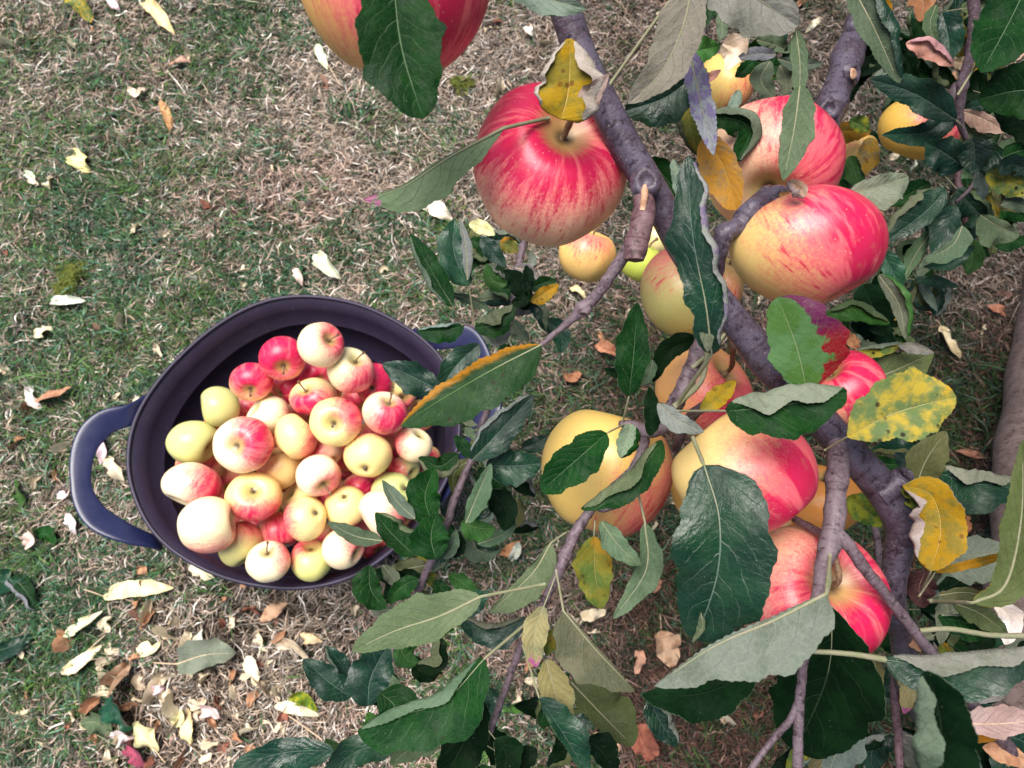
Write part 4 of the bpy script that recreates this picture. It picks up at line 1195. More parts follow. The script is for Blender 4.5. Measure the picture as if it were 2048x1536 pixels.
T([(1700, 240), (1720, 250), (1738, 262)], 18, 14, top='m', d=.66, tint=(.6, .8, .6))
T([(1738, 275), (1738, 315), (1732, 352)], 20, 20, top='y', d=.68, tint=(.7, .85, 3))
T([(1700, 312), (1712, 350), (1722, 378)], 20, 20, top='l', d=.69, tint=(.8, .7, .8))
T([(1665, 352), (1680, 370), (1695, 390)], 15, 15, top='g', d=.70, tint=(1.6, 1.4, 1.2))
T([(1445, 88), (1470, 100), (1452, 142)], 26, 26, top='c', und='c', d=.58, wave=.5, prof='b', tint=(.95, .85, .8), label='crumpled cream dead leaf near the top')
T([(1552, 110), (1512, 108), (1474, 116)], 12, 14, top='g', und='w', face='U', d=.58)
T([(1506, 122), (1488, 140), (1470, 154)], 14, 14, top='g', d=.6)
T([(1540, 122), (1522, 160), (1548, 196)], 26, 20, top='m', und='g', face='U', d=.6)
T([(1398, 165), (1420, 155), (1442, 140)], 10, 8, top='t', und='t', d=.6)
T([(1478, 180), (1468, 205), (1448, 228)], 12, 10, top='g', und='w', face='U', d=.58)
T([(1402, -15), (1412, 20), (1408, 55)], 20, 22, top='g', d=.55)
T([(1440, 25), (1445, 55), (1438, 84)], 12, 12, top='g', und='g', face='U', d=.6)
T([(1555, 118), (1600, 130), (1648, 126)], 12, 12, top='g', und='g', face='U', d=.55)
T([(1560, 130), (1572, 160), (1572, 190)], 20, 16, top='g', und='g', face='U', d=.56)
T([(1760, -20), (1770, 5), (1785, 24)], 10, 12, top='y', d=.66)
T([(1815, -30), (1845, 0), (1840, 44)], 26, 24, top='t', und='t', d=.62, tint=(.75, .55, .4))
T([(1735, 75), (1762, 112), (1712, 155)], 18, 20, top='d', d=.66)
T([(1832, 35), (1850, 70), (1862, 105)], 24, 20, top='d', d=.66, tint=(1.5, 2, 1.2))
T([(1985, -30), (1980, 20), (1960, 60)], 20, 22, top='o', d=.66)
T([(2048, 90), (2030, 110), (1995, 130)], 12, 16, top='t', d=.6)
T([(1990, 140), (2000, 170), (1985, 210)], 16, 16, top='d', d=.62)
T([(1930, 60), (1915, 90), (1925, 118)], 12, 16, top='o', d=.68)
# --- in the middle
T([(1008, 256), (900, 314), (806, 374), (727, 398)], 56, 5, top='g', und='q', face='U', d=.37, d1=.40, prof='k', wave=.05, aL=5, pet=(1098, 236), petd=.40, ser=.008, label='long grey green leaf with a purple tip, pointing at the tub')
T([(1082, 690), (980, 742), (880, 800), (801, 852)], 68, 30, top='e', und='w', d=.41, d1=.40, prof='n', wave=.09, aR=-4, ser=.012, label='large dark leaf with an orange upper edge')
T([(882, 782), (822, 752), (765, 727)], 34, 28, top='b', d=.60)
T([(958, 688), (912, 732), (868, 798)], 34, 26, top='b', d=.62, wave=.2)
T([(928, 652), (880, 662), (834, 662)], 26, 12, top='g', und='w', d=.70, fR=4)
T([(950, 655), (990, 648), (1030, 612)], 22, 26, top='g', und='g', d=.69, fL=22)
T([(962, 668), (1000, 680), (1022, 655)], 12, 12, top='g', und='w', face='U', d=.71)
T([(905, 612), (862, 540), (822, 468)], 20, 24, top='g', d=.68, fL=8, und='g', pet=(925, 650), petd=.70)
T([(938, 572), (908, 505), (908, 438)], 36, 26, top='b', d=.69, tint=(1.5, 1.5, 1.4), pet=(950, 652), petd=.71)
T([(935, 560), (932, 495), (920, 438)], 8, 12, top='g', und='w', face='U', d=.68)
T([(902, 588), (945, 602), (985, 622)], 9, 10, top='g', und='g', face='U', d=.72)
T([(1045, 598), (1030, 560), (1008, 540)], 18, 20, top='d', d=.74)
T([(1052, 585), (1056, 555), (1052, 530)], 12, 14, top='d', d=.735)
T([(1045, 578), (1040, 600), (1022, 605)], 16, 14, top='d', d=.74)
T([(1015, 568), (985, 560), (972, 528)], 16, 22, top='l', d=.76, fR=5, und='w', tint=(.6, .6, .6))
T([(1062, 604), (1090, 585), (1118, 568)], 12, 18, top='y', und='t', d=.75)
T([(1058, 578), (1088, 566), (1114, 560)], 14, 14, top='g', d=.76)
T([(962, 475), (985, 505), (1012, 534)], 18, 16, top='b', d=.78)
T([(938, 448), (965, 455), (990, 470)], 14, 14, top='c', und='w', d=.8, tint=(.9, 1, .6))
T([(1000, 484), (1020, 492), (1036, 505)], 16, 16, top='o', d=.79)
T([(940, 478), (960, 490), (965, 515)], 14, 14, top='g', d=.79)
T([(1055, 500), (1065, 520), (1050, 545)], 8, 8, top='g', und='w', face='U', d=.79)
T([(1030, 535), (1058, 545), (1068, 580)], 14, 10, top='c', und='w', face='U', d=.77)
T([(1092, 638), (1122, 668), (1122, 706)], 20, 22, top='b', d=.85, tint=(1.3, 1.3, 1.3))
T([(1022, 640), (1040, 665), (1060, 680)], 14, 16, top='g', und='g', face='U', d=.84)
T([(1000, 690), (1012, 700), (1030, 705)], 12, 14, top='g', d=.8)
T([(1258, 792), (1268, 700), (1274, 604)], 36, 30, top='g', d=.42, d1=.41, aL=20, aR=16, pet=(1245, 846), petd=.44)
T([(1242, 752), (1228, 745), (1208, 738)], 10, 10, top='d', d=.45)
T([(1402, 678), (1340, 700), (1306, 765)], 18, 24, top='d', d=.47)
T([(1305, 720), (1300, 745), (1285, 770)], 12, 12, top='g', und='g', face='U', d=.46)
T([(1613, 778), (1592, 690), (1555, 594)], 52, 92, top='r', und='g', d=.37, d1=.365, prof='w', wave=.06, aL=10, aR=6, ser=.012, label='broad green leaf with a crimson and purple serrated edge')
T([(1452, 822), (1560, 812), (1694, 784)], 34, 64, top='g', und='w', d=.355, d1=.35, fL=40, prof='w', wave=.14, pet=(1352, 822), petd=.41, ser=.008, label='dark green leaf with its pale upper edge folded over')
T([(1402, 822), (1438, 795), (1472, 762)], 22, 18, top='y', d=.41)
T([(1694, 874), (1790, 826), (1912, 793)], 74, 60, top='m', und='g', d=.39, d1=.38, prof='t', wave=.14, ser=.014, pet=(1650, 900), petd=.41, label='large mottled yellow and green leaf with dark blotches')
T([(1828, 990), (1850, 925), (1892, 862)], 34, 36, top='g', und='o', face='U', d=.45, wave=.2)
T([(1868, 942), (1950, 968), (2034, 962)], 26, 56, top='b', und='w', d=.45, fL=24)
T([(1862, 1142), (1882, 1060), (1862, 990), (1806, 970)], 52, 46, top='y', und='t', d=.42, fL=20, wave=.15, pet=(1838, 1192), petd=.45, ser=.012, label='yellow leaf with a dry buff patch beside the knobbly branch')
T([(1800, 972), (1835, 985), (1856, 1035)], 22, 30, top='m', d=.43, tint=(.5, .7, .6))
T([(1696, 992), (1728, 1018), (1768, 1050)], 30, 28, top='m', d=.50, tint=(.65, .95, .7))
T([(1718, 765), (1780, 745), (1868, 705)], 32, 40, top='o', und='o', face='U', d=.50, wave=.2)
T([(1708, 706), (1760, 700), (1805, 688)], 10, 14, top='m', und='w', d=.49, fL=6, tint=(.7, .8, .7))
T([(1795, 690), (1830, 692), (1868, 705)], 6, 16, top='g', und='w', face='U', d=.485)
T([(1684, 664), (1700, 680), (1718, 702)], 14, 10, top='k', und='w', d=.52, tint=(1.2, 1.3, 1))
T([(1735, 705), (1760, 720), (1745, 735)], 14, 14, top='g', d=.53)
T([(1790, 905), (1820, 935), (1812, 975)], 16, 18, top='b', d=.50)
T([(1214, 866), (1150, 922), (1082, 982)], 42, 38, top='g', d=.41, d1=.42, prof='w', pet=(1250, 848), petd=.44, wave=.15, aL=18)
T([(1325, 882), (1258, 965), (1164, 1020)], 34, 16, top='g', und='g', d=.405, d1=.41, fR=22)
T([(1262, 848), (1252, 880), (1240, 915)], 24, 18, top='g', und='w', face='U', d=.39, fL=8)
T([(1300, 872), (1302, 825), (1298, 772)], 14, 20, top='d', d=.41)
T([(1315, 806), (1352, 838), (1408, 864)], 16, 24, top='g', und='w', face='U', d=.385, tint=(1, 1, 1.08))
T([(1408, 930), (1438, 1035), (1434, 1150), (1392, 1280)], 102, 84, top='b', und='g', d=.355, d1=.36, dm=.012, prof='w', wave=.09, ser=.010, pet=(1382, 866), petd=.39, aL=8, aR=10, label='broadest blue green leaf hanging in front of the heart shaped apple')
T([(1402, 1225), (1405, 1255), (1385, 1285)], 5, 10, top='g', und='g', face='U', d=.35)
T([(1652, 1188), (1545, 1242), (1430, 1292), (1308, 1372)], 92, 8, top='g', und='w', face='U', d=.335, d1=.34, prof='b', wave=.08, ser=.010, tint=(.80, .86, .82), pet=(1660, 1110), petd=.37, label='large felted grey leaf laid across the lower pink apple')
T([(1665, 1215), (1655, 1350), (1592, 1502)], 104, 92, top='d', d=.383, d1=.42, prof='t', wave=.10, tint=(1.1, 1.2, 1.1), label='very dark broad leaf below the lower pink apple')
T([(1510, 1345), (1400, 1388), (1282, 1390)], 50, 30, top='d', d=.42, tint=(1.3, 1.6, 1.5), wave=.2)
T([(1300, 1395), (1318, 1440), (1354, 1492)], 24, 26, top='b', und='w', d=.43, fL=10, tint=(.7, .7, .7))
T([(1770, 1320), (1880, 1332), (2000, 1318), (2090, 1300)], 20, 66, top='b', und='w', d=.37, d1=.34, fL=36, prof='w', wave=.1)
T([(1885, 1600), (1882, 1450), (1858, 1342)], 46, 62, top='d', und='g', d=.26, d1=.25, fL=44, prof='w', wave=.05, tint=(1, 1.1, 1.2), label='out of focus near black leaf at the bottom edge')
T([(1945, 1206), (2010, 1170), (2042, 1040), (2046, 880)], 30, 40, top='o', und='o', face='U', d=.40, wave=.2, prof='n', pet=(1862, 1202), petd=.44)
T([(1880, 1120), (1950, 1110), (2018, 1100)], 34, 56, top='g', und='w', face='U', d=.50, prof='w', wave=.15)
T([(1880, 1190), (1930, 1185), (1990, 1195)], 10, 20, top='o', und='o', face='U', d=.44, pet=(1856, 1200))
T([(1870, 1145), (1970, 1120), (2028, 1105)], 8, 10, top='y', und='o', d=.43, tint=(.7, .7, .5), pet=(1840, 1190))
T([(1905, 1205), (1962, 1228), (2016, 1268)], 18, 26, top='g', und='o', face='U', d=.42, ser=.018)
T([(1876, 1235), (1930, 1245), (1988, 1272)], 10, 32, top='g', d=.43, und='w', fL=2)
T([(1885, 1180), (1895, 1220), (1880, 1290)], 18, 20, top='g', und='w', face='U', d=.52)
T([(1990, 1200), (2020, 1240), (2010, 1290)], 24, 20, top='c', und='c', d=.56, tint=(.95, .95, 1.1))
T([(1925, 1446), (1990, 1448), (2080, 1440)], 34, 26, top='t', und='t', face='U', d=.40, tint=(1, 1, 1.1), pet=(1880, 1440))
T([(1912, 1450), (1950, 1462), (1992, 1480)], 12, 18, top='y', d=.42, tint=(1, .75, .7))
T([(1965, 1495), (2010, 1500), (2070, 1530)], 14, 26, top='t', und='t', d=.43, tint=(1, .8, .7))
T([(1900, 1490), (1935, 1510), (1960, 1550)], 16, 24, top='g', und='g', face='U', d=.44)
T([(1788, 1342), (1818, 1372), (1808, 1428)], 18, 18, top='y', und='x', face='U', d=.48)
T([(1712, 1430), (1685, 1480), (1650, 1560)], 44, 30, top='g', und='w', face='U', d=.47, tint=(.6, .72, .75))
T([(1852, 1140), (1838, 1178), (1848, 1216)], 30, 24, top='k', und='k', d=.50, wave=.4, tint=(.22, .22, .35))
T([(1800, 1238), (1818, 1270), (1842, 1304)], 12, 14, top='t', d=.5, tint=(.6, .45, .4))
T([(1762, 1250), (1780, 1280), (1800, 1312)], 20, 22, top='g', d=.56)
T([(1742, 1300), (1752, 1350), (1738, 1410)], 16, 14, top='g', und='x', face='U', d=.56, tint=(.6, .6, .6))
T([(1845, 1400), (1930, 1390), (2000, 1400)], 24, 22, top='d', d=.52)
T([(1925, 1420), (1945, 1400), (2010, 1395)], 10, 10, top='g', und='w', face='U', d=.47)
T([(1935, 1300), (1960, 1290), (1990, 1275)], 12, 20, top='d', d=.50)
# --- lower middle
T([(962, 1193), (880, 1232), (790, 1262), (704, 1302)], 40, 50, top='g', und='g', face='U', d=.41, d1=.42, prof='n', wave=.16, aL=8, aR=8, pet=(1090, 1168), petd=.43, label='grey green leaf showing its veined underside below the tub')
T([(1102, 1086), (1062, 1150), (978, 1226)], 42, 12, top='g', und='g', face='U', d=.45, pet=(1136, 1062), petd=.44, tint=(.92, .95, .8))
T([(1188, 1072), (1190, 1145), (1204, 1218)], 34, 40, top='o', und='o', d=.43, pet=(1190, 1040), petd=.43, ser=.012)
T([(1202, 1042), (1238, 1092), (1282, 1130)], 20, 26, top='g', und='g', face='U', d=.41)
T([(1290, 1045), (1292, 1140), (1226, 1238)], 30, 20, top='g', und='g', face='U', d=.42, pet=(1276, 985), petd=.42)
T([(1127, 1222), (1192, 1300), (1270, 1382)], 6, 70, top='g', und='g', face='U', d=.405, d1=.41, prof='b', wave=.08, pet=(1112, 1140), petd=.43)
T([(1088, 1212), (1068, 1270), (1072, 1335)], 26, 24, top='m', und='x', face='U', d=.43, tint=(1.1, 1.1, 1.3), pet=(1112, 1150), petd=.435)
T([(1092, 1318), (1112, 1390), (1136, 1464)], 34, 32, top='m', und='x', face='U', d=.435, wave=.12, label='faded olive leaf with a mauve tip')
T([(1118, 1250), (1102, 1280), (1092, 1312)], 16, 12, top='o', d=.45)
T([(1140, 1362), (1200, 1425), (1266, 1492)], 60, 26, top='g', und='o', face='U', d=.50, prof='w', tint=(.75, .85, .8))
T([(1078, 1395), (1128, 1470), (1180, 1560)], 40, 12, top='b', und='g', d=.42, pet=(1045, 1290), petd=.45)
T([(968, 1318), (890, 1400), (805, 1430), (716, 1466)], 78, 18, top='g', und='g', d=.42, fR=20, prof='w', wave=.12, pet=(1055, 1245), petd=.45, label='big dark leaf with one long pale turned edge, lower middle')
T([(760, 1385), (790, 1420), (770, 1500)], 50, 40, top='g', d=.43, wave=.2)
T([(962, 1395), (930, 1480), (880, 1570)], 44, 40, top='d', d=.45)
T([(702, 1395), (655, 1362), (606, 1318)], 30, 28, top='b', d=.50)
T([(735, 1412), (742, 1355), (776, 1290)], 46, 38, top='b', d=.49, prof='w')
T([(668, 1500), (570, 1505), (466, 1532)], 40, 26, top='b', d=.42, prof='w')
T([(790, 1500), (720, 1500), (640, 1560)], 30, 30, top='b', d=.44)
T([(650, 1478), (690, 1500), (722, 1480)], 8, 24, top='l', d=.46, tint=(.5, .5, .5))
T([(702, 1362), (678, 1325), (652, 1292)], 15, 18, top='b', und='g', d=.53, fL=5)
T([(832, 1335), (872, 1318), (872, 1262)], 12, 24, top='d', und='g', d=.52, fL=20)
T([(795, 1285), (812, 1318), (838, 1325)], 20, 20, top='l', d=.54, tint=(.5, .6, .6))
T([(825, 1330), (850, 1350), (880, 1345)], 10, 16, top='d', d=.54)
T([(1052, 1238), (985, 1262), (912, 1232)], 34, 12, top='b', und='g', d=.50, fR=8)
T([(932, 1235), (950, 1205), (980, 1185)], 22, 20, top='b', d=.52)
T([(990, 1478), (1012, 1510), (1002, 1560)], 34, 22, top='d', d=.41, pet=(978, 1462))
T([(1075, 1500), (1035, 1520), (1005, 1540)], 26, 22, top='d', d=.42)
T([(735, 1425), (742, 1445), (722, 1470)], 14, 14, top='l', d=.46, tint=(.6, .7, .5))
T([(880, 1490), (820, 1500), (780, 1530)], 20, 26, top='g', und='g', face='U', d=.47)
T([(1170, 1480), (1200, 1500), (1230, 1545)], 34, 20, top='d', d=.46)
# --- twigs beside the tub
T([(864, 1046), (850, 992), (870, 934)], 40, 30, top='g', d=.65)
T([(830, 1038), (796, 1005), (764, 960)], 14, 16, top='g', und='g', face='U', d=.64)
T([(830, 1112), (782, 1066), (750, 1026)], 22, 32, top='g', d=.66, fR=9)
T([(765, 1082), (710, 1072), (655, 1044)], 16, 18, top='b', und='g', face='U', d=.64, tint=(.75, .8, .8))
T([(872, 1118), (862, 1075), (872, 1026)], 40, 36, top='g', d=.64)
T([(888, 1118), (906, 1092), (912, 1058)], 12, 12, top='g', und='g', face='U', d=.66)
T([(905, 1115), (918, 1092), (920, 1065)], 12, 14, top='d', d=.67)
T([(944, 920), (1000, 862), (1066, 790)], 30, 34, top='b', und='w', d=.60, fL=6)
T([(972, 930), (1025, 932), (1082, 926)], 32, 38, top='b', d=.61, tint=(1.2, 1.2, 1.1), prof='w')
T([(932, 1046), (956, 988), (982, 926)], 14, 24, top='g', und='g', face='U', d=.60, wave=.2)
T([(944, 916), (926, 892), (908, 870)], 13, 14, top='g', d=.62)
T([(980, 980), (1012, 1020), (1008, 1062)], 26, 28, top='d', d=.63)
T([(922, 1046), (958, 1056), (992, 1058)], 16, 28, top='l', d=.62, tint=(.5, .6, .5))
T([(955, 1088), (1000, 1072), (1034, 1048)], 12, 14, top='g', und='g', face='U', d=.66)
T([(1042, 895), (1068, 888), (1096, 872)], 14, 18, top='b', d=.64)
T([(1028, 980), (1045, 975), (1058, 962)], 8, 10, top='g', und='g', face='U', d=.7)
T([(738, 1130), (742, 1180), (772, 1218)], 20, 34, top='g', d=.68)
T([(836, 1158), (805, 1172), (772, 1205)], 24, 16, top='g', d=.70)
T([(765, 1130), (785, 1155), (800, 1180)], 14, 14, top='g', und='g', face='U', d=.71)
T([(898, 1148), (930, 1170), (955, 1195)], 16, 18, top='l', und='g', d=.72, tint=(.5, .6, .5))
T([(870, 1160), (885, 1180), (905, 1210)], 14, 18, top='g', d=.73)
T([(740, 1205), (765, 1220), (790, 1215)], 10, 14, top='g', und='g', face='U', d=.72)
T([(930, 855), (942, 868), (950, 880)], 9, 9, top='g', und='g', face='U', d=.66)
T([(920, 830), (938, 845), (955, 850)], 8, 8, top='g', und='w', face='U', d=.66)
T([(1000, 1045), (1030, 1040), (1050, 1015)], 12, 12, top='g', und='g', face='U', d=.72)

# many small leaves filling the tangles behind
r = np.random.RandomState(21)
CL = [(1990, 160, .60, 7), (1800, 110, .66, 6), (1900, 350, .64, 6), (1880, 180, .7, 6), (1990, 420, .62, 5), (1925, 250, .62, 8), (1935, 440, .66, 9), (1850, 560, .68, 7), (1780, 640, .66, 6), (1960, 60, .66, 8), (1840, 30, .70, 6), (1480, 120, .68, 6), (1720, 320, .74, 5), (2010, 330, .64, 7),
      (1880, 1230, .62, 10), (1960, 1330, .60, 9), (1800, 1320, .66, 8), (1980, 1470, .56, 8), (1760, 1480, .66, 7), (1880, 1480, .62, 6), (1600, 1500, .66, 5), (1720, 720, .62, 5), (1830, 940, .60, 5),
      (960, 900, .70, 9), (900, 1080, .74, 9), (840, 1180, .76, 9), (1000, 1020, .72, 6), (790, 1330, .76, 7), (1040, 600, .82, 7), (980, 500, .84, 6), (1140, 1420, .62, 6), (960, 1500, .56, 6), (860, 1460, .58, 5), (1560, 60, .7, 4)]
for u0, v0, d_, n_ in CL:
    for i in range(n_):
        a_ = r.uniform(0, 6.28); b_ = a_ + r.normal(0, .5); Lp = r.uniform(34, 62) * .62 / d_
        u1, v1 = u0 + r.normal(0, 26), v0 + r.normal(0, 26)
        tp = str(r.choice(['g', 'b', 'd', 'd', 'g', 'b', 'o', 'm'], p=[.2, .2, .16, .16, .1, .1, .06, .02])); fc = 'U' if r.rand() < .36 else 'T'
        dd = d_ + r.uniform(-.03, .05)
        T([(u1, v1), (u1 + math.cos(a_) * Lp, v1 + math.sin(a_) * Lp), (u1 + math.cos(a_) * Lp + math.cos(b_) * Lp, v1 + math.sin(a_) * Lp + math.sin(b_) * Lp)],
          Lp * r.uniform(.2, .6), Lp * r.uniform(.2, .6), top=tp, und=str(r.choice(['g', 'o', 'w'])), face=fc, d=dd, fL=float(r.choice([0, 7, 12])), wave=.42, seed=int(r.randint(9999)),
          pet=(u1 - math.cos(a_) * Lp * .5, v1 - math.sin(a_) * Lp * .5), petd=dd + .01)

sized = sorted(range(len(LV)), key=lambda i: -np.linalg.norm(np.subtract(LV[i][0][0], LV[i][0][-1])) * (LV[i][1] + LV[i][2]))
single = set(sized[:96])
rest = []
for i, (pts, a, b, kw, _) in enumerate(LV):
    kw = dict(kw); lab = kw.pop('label', None)
    kw.setdefault('seed', 100 + i * 7)
    dat = make_leaf_data(pts, a, b, **kw)
    if i in single:
        o = leaf_object('leaf', dict(dat, V=dat['V'] - TO), tree)
        if lab: o['label'] = lab
    else:
        rest.append(dat)
mats, VV, FF, MI, LFm, TT, off = [], [], [], [], [], [], 0
for dat in rest:
    idx = []
    for m in dat['mats']:
        if m not in mats: mats.append(m)
        idx.append(mats.index(m))
    VV.append(dat['V'] - TO); LFm.append(dat['lf']); TT.append(dat['tint'])
    MI.append(np.array(idx)[dat['mi'].astype(int)])
    FF += [(f + off) for f in dat['F']]
    off += len(dat['V'])
fo = build('foliage', np.vstack(VV), FF, mats, tree, np.concatenate(MI), True, {'lf': np.vstack(LFm)}, None, np.vstack(TT))
fo['kind'] = 'stuff'

# the crown overhead, unseen, added to shade this side of the lawn
r = np.random.RandomState(77)
n = 9500
cx = r.uniform(.02, 2.3, n); cy = r.uniform(-1.5, 1.7, n); cz = r.uniform(1.75, 2.9, n)
kp = (fbm(cx, cy, 2.2, 9) + .12 * cx) > .44
cx, cy, cz = cx[kp], cy[kp], cz[kp]; n = len(cx)
a = unit(r.normal(0, 1, (n, 3)) * [1, 1, .35]); b = unit(np.cross(a, r.normal(0, .6, (n, 3)) + [0, 0, 1]))
c = np.stack([cx, cy, cz], 1); Lh = r.uniform(.03, .05, n)[:, None]; Wh = Lh * .55
up = np.array([0, 0, 1]) * .006
V = np.stack([c - a * Lh, c - a * Lh * .2 + b * Wh, c + a * Lh, c - a * Lh * .2 - b * Wh, c - up], 1).reshape(-1, 3)
i = np.arange(n) * 5
F = np.vstack([np.stack([i, i + 1, i + 4], 1), np.stack([i + 1, i + 2, i + 4], 1), np.stack([i + 2, i + 3, i + 4], 1), np.stack([i + 3, i, i + 4], 1)])
cr = build('shade_crown', V - TO, [F], [TOPS['g']], tree, None, True, {'lf': np.tile([.5, .3, 0], (len(V), 1))}, None, np.ones((len(V), 3)))
cr['kind'] = 'stuff'
